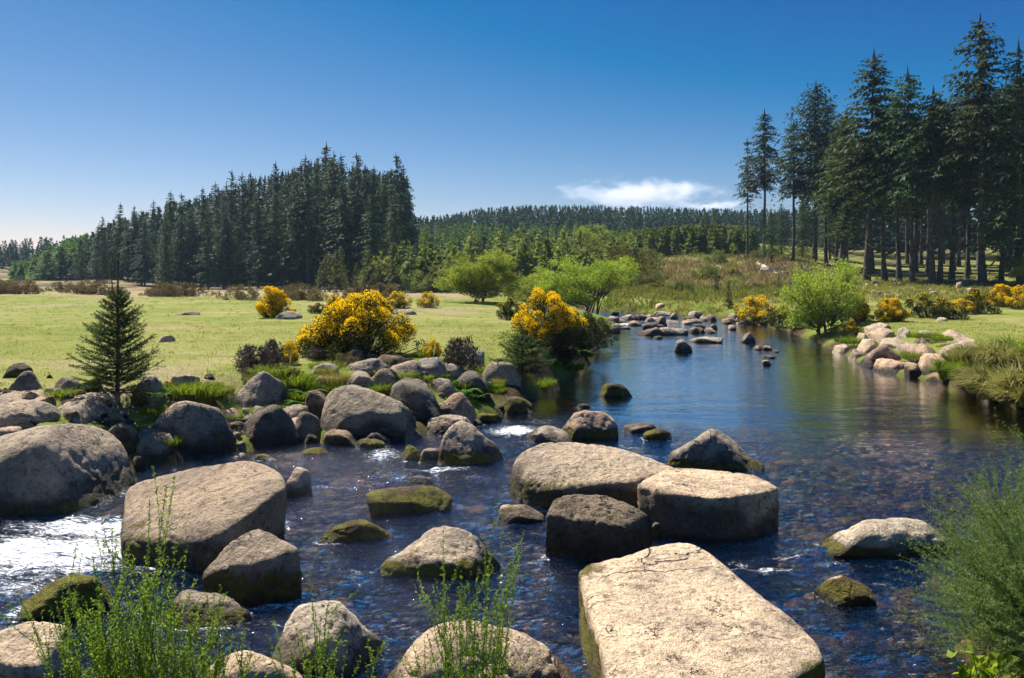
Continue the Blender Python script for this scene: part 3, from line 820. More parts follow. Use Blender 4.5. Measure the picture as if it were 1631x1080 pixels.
gl = N.n("ShaderNodeBsdfGlossy", {"Color": (1, 1, 1), "Roughness": .026, "Normal": nrm})
tr = N.n("ShaderNodeBsdfTransparent", {"Color": (.66, .57, .41)})
mx = N.n("ShaderNodeMixShader")
N.set(mx.inputs[0], N.math("MINIMUM", N.math("MULTIPLY", fr, 2.2), .96)); nt.links.new(tr.outputs[0], mx.inputs[1]); nt.links.new(gl.outputs[0], mx.inputs[2])
mp2 = N.n("ShaderNodeMapping", {"Vector": P, "Rotation": (0, 0, math.radians(-30)), "Scale": (.6, 2.2, 1)}).outputs[0]
f1 = N.noise(mp2, 17.0, 6, .8, 1.4)
ff = N.ramp(N.math("ADD", N.math("MULTIPLY", fo, .40), f1), .765, .87)
df = N.n("ShaderNodeBsdfDiffuse", {"Color": (.85, .88, .9), "Normal": nrm})
mx2 = N.n("ShaderNodeMixShader")
N.set(mx2.inputs[0], N.math("MULTIPLY", ff, .85)); nt.links.new(mx.outputs[0], mx2.inputs[1]); nt.links.new(df.outputs[0], mx2.inputs[2])
nt.links.new(mx2.outputs[0], out.inputs[0])
nx, ny = len(wx), len(wy)
ii = (np.arange(ny - 1)[:, None] * nx + np.arange(nx - 1)[None]).ravel()
WQ = np.stack([ii, ii + 1, ii + nx + 1, ii + nx], 1)
keep = (wd[WQ] < .9).any(1)
used, inv = np.unique(WQ[keep], return_inverse=True)
w = link("river", mesh("river", np.stack([x, y, wz], 1)[used], inv.reshape(-1, 4), m, True, {"chop": chop[used], "foam": foam[used]}))
tag(w, kind="structure")

# ------------------------------------------------------------------ vegetation builders
def conifer(seed, h=20., R=3.2, clear=.3, nl=38, nb=6, ns=8, droop=.35, up=.1, spray=.62, wid=.15, trunk_r=.2, sparse=0., twigs=40, shape=.8, mat="spruce", leafn=2):
    rng = np.random.RandomState(seed)
    tb = Acc()
    zz = np.linspace(-.4, h, 9)
    wob = np.cumsum(rng.normal(size=(9, 2)) * .05, 0) * h / 20
    wob -= wob[0]
    pts = np.stack([wob[:, 0], wob[:, 1], zz], 1)
    rad = trunk_r * np.clip(1 - zz / h, 0, 1) ** .8 + .012
    rad[0] *= 1.5
    tb.tube(pts, rad, 7)
    if twigs:
        z = h * rng.uniform(.1, clear + .15, twigs)
        a = rng.rand(twigs) * 6.28
        D = np.stack([np.cos(a), np.sin(a), rng.uniform(-.5, .1, twigs)], 1)
        tb.kites(np.stack([0 * z, 0 * z, z], 1), D, rng.uniform(.5, 1.6, twigs) * R / 3, .045, rng)
    cb = Acc()
    C, Dv, L, Wd, var, bend = [], [], [], [], [], []
    for k in range(nl):
        t = (k + rng.rand() * .8) / nl
        z0 = h * (clear + (1 - clear) * t) * .995
        env = (1 - t) ** shape * min(1, .55 + t * 3) 
        lump = 1 + .35 * math.sin(t * 17 + seed) * (1 - t)
        for b in range(nb if t < .9 else 4):
            if rng.rand() < sparse:
                continue
            a = rng.rand() * 6.28
            z = z0 + rng.normal() * h * (1 - clear) / nl * 1.3
            if z > h * .97:
                z = h * (.97 - .12 * rng.rand())
            tz = min(.99, max(0, (z / h - clear) / (1 - clear)))
            env = (1 - tz) ** shape * min(1, .55 + tz * 3)
            ln = (R * env * lump * rng.uniform(.55, 1.2) + .18 * h / 20)
            u = up * rng.uniform(.4, 1.6) + .5 * t
            n = max(3, int(ns * (.4 + .6 * env)))
            s = np.linspace(.12, 1, n) + rng.normal(size=n) * .02
            ca, sa = math.cos(a), math.sin(a)
            base = np.stack([ca * s * ln, sa * s * ln, z + ln * (u * s - droop * s ** 2)], 1)
            base[:, :2] += np.array([np.interp(z, zz, wob[:, 0]), np.interp(z, zz, wob[:, 1])])
            shade = rng.rand() * .5
            for sd in ((-1, 1, 0) if leafn == 2 else (-1, 1)):
                ang = a + sd * rng.uniform(.6, 1.2, n)
                d = np.stack([np.cos(ang), np.sin(ang), rng.uniform(-1.1, .0, n)], 1)
                C.append(base); Dv.append(d)
                L.append(spray * rng.uniform(.6, 1.2, n) * (.28 + .85 * env)); Wd.append(wid * rng.uniform(.6, 1.3, n))
                var.append(np.clip(shade + rng.rand(n) * .5, 0, 1)); bend.append(np.full(n, .15))
    C = np.concatenate(C); n = len(C)
    cb.kites([[wob[-1, 0], wob[-1, 1], h * .93]] * 4, [[0, 0, 1], [.02, 0, 1], [.3, 0, 1], [-.25, .1, 1]], [h * .085, h * .075, h * .04, h * .035], .2 * h / 20, rng)
    cb.kites(C, np.concatenate(Dv), np.concatenate(L), np.concatenate(Wd), rng, side=np.tile([0, 0, 1.], (n, 1)) + rng.normal(size=(n, 3)) * .5, var=np.concatenate(var), bend=np.concatenate(bend)[0])
    return h, [("trunk", tb.mesh("trunk", M["trunk"], True)), ("crown", cb.mesh("crown", M[mat]))]

def broadleaf(seed, h=3., w=3.6, nclus=60, nleaf=160, leaf=.09, mat="willow", clear=.2, lean=0., stems=4, airy=.22):
    rng = np.random.RandomState(seed)
    tb, cb = Acc(), Acc()
    for k in range(nclus):
        if k % 12 == 0:                                # a new bough with its own rounded spray of foliage
            ba = rng.rand() * 6.28; bv = rng.uniform(-1.0, .66); bq = (1 if bv < 0 else math.sqrt(1 - bv * bv)) * rng.uniform(.35, .8)
            bc = np.array([math.cos(ba) * bq, math.sin(ba) * bq, bv * .62])
            br = rng.uniform(.28, .46)
        d_ = rng.normal(size=3); d_ /= np.linalg.norm(d_)
        u_ = bc + d_ * br * rng.uniform(.6, 1.05)
        c = np.array([u_[0] * w / 2 + lean * h * max(0, u_[2]), u_[1] * w / 2, h * (clear + (1 - clear) * (.47 + .5 * max(-.94, u_[2] * 1.1)))])
        b0 = np.array([math.cos(k % stems * 1.9) * .06 * w, math.sin(k % stems * 1.9) * .06 * w, -.15])
        mid = b0 * .5 + c * .5 + np.array([0, 0, h * .08]) - np.array([c[0], c[1], 0]) * .22
        t = np.linspace(0, 1, 6)[:, None]
        pts = (1 - t) ** 2 * b0 + 2 * t * (1 - t) * mid + t * t * c
        if k >= stems * 2:
            pts = pts[2:] 
        tb.tube(pts, np.linspace(.010 * h if k < stems * 2 else .007 * h, .002 * h, len(pts)), 5)
        n = int(nleaf * rng.uniform(.6, 1.3))
        C = c + rng.normal(size=(n, 3)) * np.array([w, w, h * .8]) * airy * .45
        C[:, 2] = np.maximum(C[:, 2], .08 * h)
        D = rng.normal(size=(n, 3)) + np.array([0, 0, -.2])
        cb.kites(C, D, leaf * rng.uniform(.6, 1.3, n), leaf * .42 * rng.uniform(.7, 1.2, n), rng, var=np.clip(rng.rand() * .5 + rng.rand(n) * .5, 0, 1))
    zz_ = np.concatenate(cb.V)[:, 2]
    return float(np.percentile(zz_, 99.7)), [("trunk", tb.mesh("trunk", M["bark"], True)), ("crown", cb.mesh("crown", M[mat]))]

def bush(seed, w=2.4, h=1.4, nclus=70, nsp=120, sp=.07, mat="gorse", flowers=0, fl=.045, ftop=.35, prof=None, stem="bark"):
    rng = np.random.RandomState(seed)
    fb, yb, tb = Acc(), Acc(), Acc()
    fcount = 0
    for k in range(nclus):
        a = rng.rand() * 6.28
        v = rng.uniform(0.02, 1)
        q = math.sqrt(1 - v * v * .96)
        lump = 1 + .22 * math.sin(3 * a + seed) + .12 * math.sin(7 * a + seed * 2)
        r = rng.uniform(.75, 1.0) if rng.rand() < .75 else rng.uniform(.2, .75)
        c = np.array([math.cos(a) * q * w / 2 * lump * r, math.sin(a) * q * w / 2 * lump * r, h * (.06 + .9 * v * r)])
        if prof is not None:
            c[2] *= np.interp(c[0] / w + .5, np.linspace(0, 1, len(prof)), prof)
        cr = rng.uniform(.07, .13) * (w + h) / 2
        t = np.linspace(0, 1, 5)[:, None]
        b0 = np.array([c[0] * .2, c[1] * .2, -.1])
        tb.tube((1 - t) * b0 + t * c + np.sin(t * 3.14) * np.array([0, 0, -.05 * h]), np.linspace(.012, .004, 5) * (w + h) / 2, 4)
        n = int(nsp * rng.uniform(.7, 1.3))
        d = rng.normal(size=(n, 3)); d /= np.linalg.norm(d, axis=1)[:, None]
        rad = cr * rng.uniform(.35, 1.05, n)[:, None]
        fb.kites(c + d * rad * np.array([1, 1, .85]), d + rng.normal(size=(n, 3)) * .5 + np.array([0, 0, .35]), sp * rng.uniform(.6, 1.4, n), sp * .26, rng, var=np.clip(rng.rand() * .6 + rng.rand(n) * .4, 0, 1))
        if flowers and rng.rand() < .8 and (c[2] > h * ftop * rng.uniform(.6, 1.3)):
            n = int(flowers * rng.uniform(.3, 1.4))
            d = rng.normal(size=(n, 3)) + np.array([0, 0, .7]); d /= np.linalg.norm(d, axis=1)[:, None]
            yb.kites(c + d * cr * rng.uniform(.8, 1.15, n)[:, None], rng.normal(size=(n, 3)), fl * rng.uniform(.6, 1.3, n), fl * .8, rng)
            fcount += n
    parts = [("stem", tb.mesh("stem", M[stem], True)), ("foliage", fb.mesh("foliage", M[mat]))]
    if fcount:
        parts.append(("flowers", yb.mesh("flowers", M["flower"])))
    return h, parts

GT = "tall spruces of the right hand plantation"

def put(name, proto, loc, label, cat, group=None, s=1.0, sxy=1.0, rz=0.0):
    t = thing(name, loc, label, cat, group, rz, (s * sxy, s * sxy, s))
    for pn_, me in proto[1]:
        link(pn_, me, t)
    return t

def tree_px(name, proto, px, base, top, label, cat="tree", group=None, Y=None, sxy=1.0, rz=0.0, zoff=0):
    if group in (GT, "shaded spruces inside the right hand plantation"):
        sxy *= 1.12
    if Y is None:
        X, Y, z = hit(px, base, False)
    else:
        X = (px - CX) / F * Y
        z = float(terr(np.array([X]), np.array([Y]))[0])
    zt = CAMZ - (top - YH) / F * Y
    h = zt - z
    return put(name, proto, (X, Y, z + zoff), label, cat, group, h / proto[0], sxy, rz)

rng = np.random.RandomState(11)
# ------------------------------------------------------------------ tall spruces on the right
PA = conifer(1, clear=.40, R=3.5, nl=46, nb=7)
PB = conifer(2, clear=.48, R=3.2, nl=44, sparse=.05, droop=.45)
PC = conifer(3, clear=.36, R=4.0, nl=46, nb=8, droop=.25, up=.4, mat="pine")
PD = conifer(4, clear=.48, R=2.1, nl=30, sparse=.35, mat="pine", trunk_r=.2)
PE = conifer(5, clear=.12, R=4.2, nl=44, nb=7, droop=.5)
PF = conifer(6, clear=.55, R=3.0, nl=36, sparse=.1, droop=.4)
TR = [(1191, 414, 218, PD, .85, "thin bare trunked spruce at the left end of the tall right hand trees", .5), (1218, 415, 174, PB, .9, "slender spruce second from the left end of the tall right hand trees", 1.2), (1297, 424, 128, PC, 1.15, "broad dark spruce with upswept boughs, left of the ragged topped one", 2.),
      (1380, 449, 80, PA, 1.15, "ragged topped spruce with a long thin leader, tallest of the middle ones", 1.), (1349, 452, 318, PF, 1.3, "short broken spruce in front of the ragged topped one", 2.4), (1410, 448, 168, PB, 1.2, "spruce with drooping boughs just right of the ragged topped one", 0.),
      (1453, 453, 104, PA, .95, "spruce with a rounded dark top above a mossy trunk base", 3.), (1484, 454, 138, PF, 1.2, "spruce with pale grey trunk, left of a close pair", .3), (1496, 454, 150, PB, 1.1, "spruce with pale grey trunk, right of a close pair", 4.), (1516, 449, 160, PF, 1.2, "spruce with a dark trunk in shade left of the tallest spruce", 2.),
      (1565, 454, 24, PA, 1.05, "tallest spruce of all, its tip near the top of the picture", 5.), (1625, 456, 64, PE, 1.0, "full skirted spruce at the right edge with boughs near the ground", 1.), (1690, 452, 40, PE, 1.0, "full skirted spruce cut off by the right edge", 2.), (1594, 450, 150, PB, 1.0, "spruce between the tallest one and the right edge", 2.5),
      (1262, 421, 190, PB, 1.0, "spruce just left of the broad dark one", 3.3), (1316, 420, 150, PC, .8, "spruce right behind the broad dark one", 4.), (1340, 436, 175, PA, 1.1, "spruce in the gap left of the ragged topped one", 0.4), (1432, 447, 150, PB, 1.1, "spruce left of the rounded dark top", 5.2), (1540, 447, 128, PC, .9, "spruce left behind the tallest one", 1.1)]
for px, b, t, pr, sx, lb, rz in TR:
    tree_px("spruce_tree", pr, px, b, t, lb, "tree", GT, sxy=sx, rz=rz)
for k in range(36):
    px = rng.uniform(1300, 1800)
    Y = rng.uniform(70, 105)
    pt = np.interp(px, [1270, 1340, 1450, 1560, 1631, 1800], [255, 190, 170, 150, 110, 90]) + rng.uniform(-10, 60)
    tree_px("spruce_tree", [PA, PB, PF, PC, PF][k % 5], px, 0, pt, "shaded spruce standing deep inside the right hand plantation", "tree", "shaded spruces inside the right hand plantation", Y=Y, rz=rng.rand() * 6, sxy=rng.uniform(.9, 1.3))
for k, (px, b, t) in enumerate([(1228, 418, 330), (1245, 419, 322), (1278, 422, 318), (1330, 428, 330), (1322, 440, 300)]):
    tree_px("spruce_tree", PE, px, b, t, "bushy low spruce filling in under the tall right hand trees", "tree", "low spruces under the right hand trees", Y=rng.uniform(78, 95), sxy=1.2, rz=k)

# ------------------------------------------------------------------ dense wood beyond the meadow
QA = conifer(21, clear=.08, R=3.6, nl=34, nb=7, ns=7, spray=.75, wid=.20, mat="pine", twigs=14)
QB = conifer(22, clear=.25, R=3.1, nl=30, nb=7, ns=7, spray=.72, wid=.19, mat="spruce", twigs=22)
QC = conifer(23, clear=.1, R=3.8, nl=32, nb=7, ns=7, spray=.8, wid=.20, mat="spruce", droop=.5, twigs=14)
QD = conifer(24, clear=.42, R=3.0, nl=26, nb=7, ns=7, spray=.7, wid=.18, mat="pine", twigs=26)
QL = conifer(25, clear=.06, R=3.4, nl=28, nb=7, ns=5, spray=1.0, wid=.28, mat="larch", twigs=0, droop=.3)
QY = conifer(26, clear=.02, R=5.2, nl=22, nb=6, ns=5, spray=1.5, wid=.42, mat="young", twigs=0, droop=.2, up=.3)
PRX = [105, 130, 160, 190, 230, 270, 310, 350, 400, 440, 480, 515, 545, 580, 610, 632, 652]
PRY = [392, 366, 346, 330, 322, 306, 300, 288, 268, 262, 246, 232, 242, 250, 258, 250, 270]
SKY = [(162, 343), (192, 322), (213, 326), (245, 318), (270, 303), (290, 306), (322, 297), (345, 289), (367, 268), (385, 274), (398, 272), (412, 284), (437, 256), (455, 276), (470, 270), (487, 246), (503, 262), (519, 226), (532, 240), (546, 243), (569, 242), (583, 262), (595, 264), (612, 276), (631, 243), (642, 262)]
for k, (px, t) in enumerate(SKY):
    tree_px("spruce_tree", [QA, QB, QC, QA][k % 4] if px < 560 else [QD, QB][k % 2], px, 0, t, "tall spruce whose tip stands out on the skyline of the left hand wood", "tree", "skyline spruces of the left hand wood", Y=rng.uniform(100, 112) + max(0, 300 - px) * .12, rz=rng.rand() * 6, sxy=rng.uniform(.85, 1.1))
for k in range(118):
    px = rng.uniform(112, 655)
    Y = rng.uniform(88, 128) + max(0, 320 - px) * .12
    front = (Y - 88) / 40
    pt = np.interp(px, PRX, PRY) + rng.uniform(8, 34) + (22 if front < .4 else 0)
    tree_px("spruce_tree", [QA, QB, QC, QD][k % 4] if px > 470 else [QA, QC, QB, QA][k % 4], px, 0, pt, "tall dark spruce packed among others in the left hand wood", "tree", "packed spruces of the left hand wood", Y=Y, rz=rng.rand() * 6, sxy=rng.uniform(.9, 1.35))
for k in range(52):
    px = rng.uniform(22, 150)
    pt = np.interp(px, [20, 60, 100, 150], [430, 408, 386, 372]) + rng.uniform(-3, 26)
    tree_px("larch_tree", QL, px, 0, pt, "fresh green larch on the slope at the far left below the dark wood", "tree", "fresh green larches at the far left", Y=rng.uniform(130, 160), rz=rng.rand() * 6, sxy=rng.uniform(2.2, 3.0))
for k in range(24):
    px = rng.uniform(-70, 110)
    pt = np.interp(px, [-70, 0, 60, 75, 90, 130], [376, 382, 383, 378, 386, 378]) + rng.uniform(0, 12)
    tree_px("spruce_tree", QA, px, 0, pt, "distant dark spruce at the far left edge behind the larches", "tree", "distant spruces at the far left", Y=rng.uniform(200, 230), rz=rng.rand() * 6, sxy=rng.uniform(1.2, 1.6))
# young conifers and scrub on the middle slope
for k in range(64):
    px = rng.uniform(500, 1010) if k % 8 else rng.uniform(1040, 1180)
    Y = rng.uniform(70, 150)
    if px < 650: Y = rng.uniform(66, 84)
    if px > 1040: Y = rng.uniform(100, 135)
    X = (px - CX) / F * Y
    z = float(terr(np.array([X]), np.array([Y]))[0])
    hh = rng.uniform(2.2, 5.0)
    put("young_spruce", QY, (X, Y, z), "young spruce among scrub on the slope between the two woods", "tree", "young spruces on the middle slope", hh / 20, rng.uniform(.7, 1.1), rng.rand() * 6)
OB = [bush(40 + k, 3.0, 2.0, 30, 60, .26, "olive") for k in range(3)]
for k in range(120):
    px = rng.uniform(600, 1040)
    Y = rng.uniform(62, 150)
    X = (px - CX) / F * Y
    z = float(terr(np.array([X]), np.array([Y]))[0])
    put("scrub_bush", OB[k % 3], (X, Y, z - .1), "olive green scrub bush on the slope between the two woods", "bush", "scrub bushes on the middle slope", rng.uniform(.7, 1.7), 1, rng.rand() * 6)
# the forest along the far ridge: one mass
def forest_mass(name, label, n, pxr, Yr, topf, mat, seed, hmax=17, fat=.17, m_=95, jit=(-4, 9)):
    rng = np.random.RandomState(seed)
    a = Acc()
    for k in range(n):
        px = rng.uniform(*pxr); Y = rng.uniform(*Yr)
        X = (px - CX) / F * Y
        z = float(terr(np.array([X]), np.array([Y]))[0])
        zt = CAMZ - (topf(px) + rng.uniform(*jit) - YH) / F * Y
        h = max(3, min(zt - z, hmax))
        zt = max(zt, z + 3)
        t = rng.rand(m_) ** .8
        ang = rng.rand(m_) * 6.28
        r = (1 - t) * h * fat * rng.uniform(.5, 1.1, m_)
        C = np.stack([X + np.cos(ang) * r * .4, Y + np.sin(ang) * r * .4, zt - h * .92 + t * h * .9], 1)
        D = np.stack([np.cos(ang), np.sin(ang), rng.uniform(-.6, .2, m_) + 1.2 * (t > .9)], 1)
        a.kites(C, D, r * .9 + .35, .5 * (1 - t) + .2, rng, var=np.clip(rng.rand() * .6 + rng.rand(m_) * .4, 0, 1))
        a.kites([[X, Y, zt - h * .16]], [[0, 0, 1]], h * .18, .28, rng)
    o = link(name, a.mesh(name, M[mat]))
    return tag(o, label, "forest", None, "stuff")
ridge_top = lambda px: np.interp(px, [560, 650, 720, 760, 830, 950, 1100, 1200, 1300], [356, 348, 344, 334, 329, 329, 334, 336, 334])
forest_mass("far_forest", "dense dark conifer forest along the far ridge under the cloud", 1500, (560, 1330), (185, 260), ridge_top, "pine", 61)
forest_mass("wood_interior", "dark unlit trees filling the inside of the left hand wood", 260, (95, 650), (122, 150), lambda px: np.interp(px, PRX, PRY) + 17, "pine", 63, 26, .2, 150)
forest_mass("plantation_interior", "dark unlit trees filling the back of the right hand plantation", 130, (1265, 1900), (122, 150), lambda px: np.interp(px, [1270, 1330, 1450, 1900], [318, 285, 240, 200]), "pine", 64, 26, .2, 150)
forest_mass("distant_forest", "distant dark forest closing the view at the far left", 190, (-200, 140), (205, 240), lambda px: np.interp(px, [-200, 0, 140], [384, 385, 376]), "pine", 67, 20, .22, 110)
forest_mass("larch_slope", "fresh green larch wood covering the slope at the far left", 150, (22, 140), (138, 168), lambda px: np.interp(px, [20, 60, 100, 140], [430, 406, 386, 374]), "larch", 68, 14, .26, 130, (-4, 12))
forest_mass("slope_thicket", "thicket of young conifers and green scrub on the middle slope", 330, (590, 1010), (66, 122), lambda px: np.interp(px, [590, 650, 760, 900, 1010], [425, 400, 395, 388, 405]) + 18 * np.sin(px * .7) + 14 * np.sin(px * .173), "scrub", 65, 5.0, .26, 110, (-8, 34))
forest_mass("bank_thicket", "row of young conifers before the far forest at the top of the bracken slope", 170, (1000, 1200), (92, 122), lambda px: np.interp(px, [1030, 1100, 1200], [388, 380, 386]) + 7 * np.sin(px * .9), "young", 66, 5.5, .24, 110, (-10, 24))
forest_mass("slope_forest", "mixed young conifer wood on the slope below the far ridge", 800, (560, 1200), (125, 185), lambda px: np.interp(px, [560, 700, 850, 930, 1000, 1200], [364, 360, 360, 356, 368, 358]), "young", 62, jit=(-6, 34))

# ------------------------------------------------------------------ broadleaf trees
W1 = broadleaf(71, 3.0, 3.9, 168, 240, .085, "willow", .02, .05, airy=.085)
tree_px("willow_tree", W1, 760, 488, 402, "larger round pale green willow at the meadow's far corner", "tree", "willows beyond the meadow", Y=42, sxy=1.18)
W2 = broadleaf(72, 3.0, 4.2, 144, 240, .085, "willow", .16, .12, stems=5, airy=.085)
tree_px("willow_tree", W2, 940, 496, 410, "pale green willow with bare leaning stems behind the riverside gorse", "tree", "willows beyond the meadow", Y=42, sxy=1.12)
W3 = broadleaf(73, 3.0, 4.6, 96, 150, .11, "willow", .02, 0, airy=.1)
tree_px("willow_tree", W3, 846, 482, 436, "small pale green willow between the two larger ones", "tree", "willows beyond the meadow", Y=50)
for px, t, Y, lb, sx in [(950, 358, 125, "bright green birch on the slope against the dark far forest", .8), (720, 420, 78, "lime green bush tree at the left end of the middle slope", .9), (862, 398, 96, "lime green tree above the small pale willow", .8), (985, 400, 92, "green tree at the bracken slope's left edge", .8), (1010, 392, 100, "small bright tree behind the clearing", .7), (1066, 376, 110, "bright green birch at the foot of the far forest, right of the clearing", .75), (905, 372, 140, "grey green birch on the slope left of the bright one", .7), (1085, 384, 108, "lower bright green birch beside the one right of the clearing", .7)]:
    tree_px("birch_tree", W3, px, 0, t, lb, "tree", "birches below the far forest", Y=Y, sxy=sx, rz=px)
BI = broadleaf(74, 3.0, 2.6, 168, 110, .075, "birch", .0, .10, stems=5, airy=.10)
tree_px("birch_tree", BI, 1309, 528, 416, "fresh green sapling tree leaning over the pool on the right bank", "tree", Y=27.5, rz=.4)
tree_px("birch_tree", W3, 1640, 470, 405, "yellow green young tree under the spruces at the right edge", "tree", Y=50, sxy=.8)

# ------------------------------------------------------------------ gorse, heather and other bushes
def bush_px(name, proto, px, base, top, label, cat="bush", group=None, Y=None, sxy=1.0, rz=0.0, z=None):
    if Y is None:
        X, Y, zz = hit(px, base, False)
    else:
        X = (px - CX) / F * Y
        zz = float(terr(np.array([X]), np.array([Y]))[0])
    s = ((base - top) / F * Y) / proto[0]
    return put(name, proto, (X, Y, zz if z is None else z), label, cat, group, s, sxy, rz)
GG = "flowering gorse bushes"
G1 = bush(81, 2.5, 1.35, 150, 170, .075, "gorse", 300, .036, .22, prof=[.55, .8, 1.05, 1.1, .9, .65])
bush_px("gorse_bush", G1, 566, 566, 470, "biggest yellow gorse bush, on the near meadow above the stump", "gorse", GG, sxy=1.0)
G2 = bush(82, 1.9, 1.5, 120, 160, .07, "gorse", 300, .036, .3, prof=[.8, 1.05, 1.1, .95, .8])
bush_px("gorse_bush", G2, 874, 552, 462, "yellow gorse bush on the river's edge, darker toward the water", "gorse", GG, sxy=1.0)
G3 = bush(83, 1.5, 1.3, 70, 130, .075, "gorse", 400, .042, .1)
bush_px("gorse_bush", G3, 437, 505, 455, "lone round gorse bush covered in yellow on the open meadow", "gorse", GG, sxy=.92)
G4 = bush(84, 2.2, 1.2, 60, 120, .085, "gorse", 200, .046, .3)
G5 = bush(85, 1.6, 1.2, 50, 130, .085, "gorse", 60, .04, .5)
for px, b, t, sx, lb, pr in [(634, 491, 467, 1.0, "left one of two small gorse bushes at the meadow's far side", G4), (682, 490, 467, .8, "right one of two small gorse bushes at the meadow's far side", G4), (811, 509, 470, .8, "dark gorse with few flowers beside the riverside gorse", G5),
                             (1203, 517, 477, .95, "yellow gorse overhanging the pool left of the sapling tree", G4), (1372, 512, 475, .75, "left one of a yellow gorse pair on the right bank", G3), (1420, 512, 474, 1.0, "right one of a yellow gorse pair on the right bank", G3),
                             (1598, 488, 452, .9, "round yellow gorse near the right edge below the spruces", G3), (1532, 500, 478, 1.2, "low gorse with scattered yellow flowers right of the grey scrub", G4), (1480, 506, 462, 1.1, "grey green gorse scrub with one yellow sprig", G5), (1508, 508, 472, 1.1, "dull brown gorse scrub on the edge of the right hand lawn", G5),
                             (690, 572, 543, .55, "tiny gorse sprig on the meadow's near edge", G4), (460, 580, 546, .6, "small gorse with yellow flowers right of the dead twigs", G4), (533, 489, 469, .9, "small dark bush behind the biggest gorse", G5), (1562, 500, 455, .8, "tall olive gorse without flowers near the right edge", G5),
                             (1245, 520, 482, .9, "dark bush between the overhanging gorse and the sapling tree", G5), (1352, 545, 507, .8, "yellow green bush under the sapling tree's right side", G5), (506, 500, 480, 1.2, "low dull bush behind the biggest gorse's left side", G5), (1625, 492, 458, .9, "gorse half out of the picture at the right edge", G4),
                             (1118, 430, 424, .9, "tiny yellow gorse far off on the bracken slope", G3)]:
    bush_px("gorse_bush", pr, px, b, t, lb, "gorse", GG, sxy=sx, rz=px * .7)
DK = bush(86, 1.4, 1.0, 60, 130, .07, "gorse", 0)
for px, b, t, lb in [(925, 556, 492, "dark leafy shrub hanging over the water right of the riverside gorse"), (948, 545, 505, "low green shrub at the tip of the bank by the far pool"), (895, 575, 525, "dark shrub on the undercut bank below the riverside gorse"), (1270, 524, 495, "leafy shrub at the water beneath the sapling tree's left side")]:
    bush_px("shrub", DK, px, b, t, lb, "bush", "dark shrubs by the water", rz=px)
TW = bush(87, 1.0, .8, 50, 60, .09, "deadtwig", 0, stem="deadtwig")
bush_px("dead_bush", TW, 732, 594, 530, "dead brown bush among the bank rocks", "bush", "dead bushes on the left bank", sxy=.75)
bush_px("dead_bush", TW, 408, 590, 545, "twiggy brown bush left of the small flowering gorse", "bush", "dead bushes on the left bank", sxy=1.1, rz=2)
bush_px("dead_bush", TW, 432, 585, 535, "pointed brown dead bush beside the small flowering gorse", "bush", "dead bushes on the left bank", sxy=.6, rz=4)
HB = [bush(90 + k, 1.8, .7, 34, 70, .1, "heath") for k in range(3)]
for k in range(30):
    px = rng.uniform(-30, 330) if k < 20 else rng.uniform(330, 700)
    Y = rng.uniform(50, 60) if px < 330 else rng.uniform(38, 46)
    X = (px - CX) / F * Y
    put("heather_bush", HB[k % 3], (X, Y, float(terr(np.array([X]), np.array([Y]))[0]) - .05), "low brown heather clump along the meadow's far edge", "bush", "heather clumps along the meadow's far edge", rng.uniform(.7, 1.5), 1, rng.rand() * 6)
for k, (px, t, Y) in enumerate([(290, 455, 56), (484, 450, 48), (606, 452, 45)]):
    tree_px("young_spruce", QY, px, 0, t, ["small pale green conifer at the meadow's edge before the dark wood", "small blue green conifer right of the lone round gorse", "small green conifer behind the pair of small gorse bushes"][k], "tree", Y=Y)
for k, (px, b, t) in enumerate([(1140, 466, 428), (1160, 492, 446), (1240, 462, 436), (1102, 474, 446)]):
    tree_px("young_spruce", QY, px, b, t, ["small conifer alone on the brown bracken slope", "dark little conifer at the bottom of the bracken slope", "little conifer near the fallen log", "stunted conifer in the bracken left of the lone one"][k], "tree", sxy=.8)

r_ = np.random.RandomState(66)
for k in range(44):
    px = r_.uniform(985, 1265); Y = r_.uniform(50, 96)
    X = (px - CX) / F * Y
    put("scrub_bush", [HB[0], OB[1], G5, HB[2]][k % 4], (X, Y, float(terr(np.array([X]), np.array([Y]))[0]) - .05), "low scrub clump scattered over the bracken slope", "bush", "scrub clumps on the bracken slope", r_.uniform(.35, .8), 1, r_.rand() * 6)
for k in range(12):
    px = r_.uniform(240, 720)
    py = np.interp(px, [240, 420, 560, 720], [628, 600, 585, 590]) + r_.normal() * 10
    bush_px("heather_bush", [HB[1], G5, TW][k % 3], px, py, py - r_.uniform(14, 24), "low scrubby sprig among the rocks at the meadow's near edge", "bush", "scrubby sprigs on the left bank", rz=k)

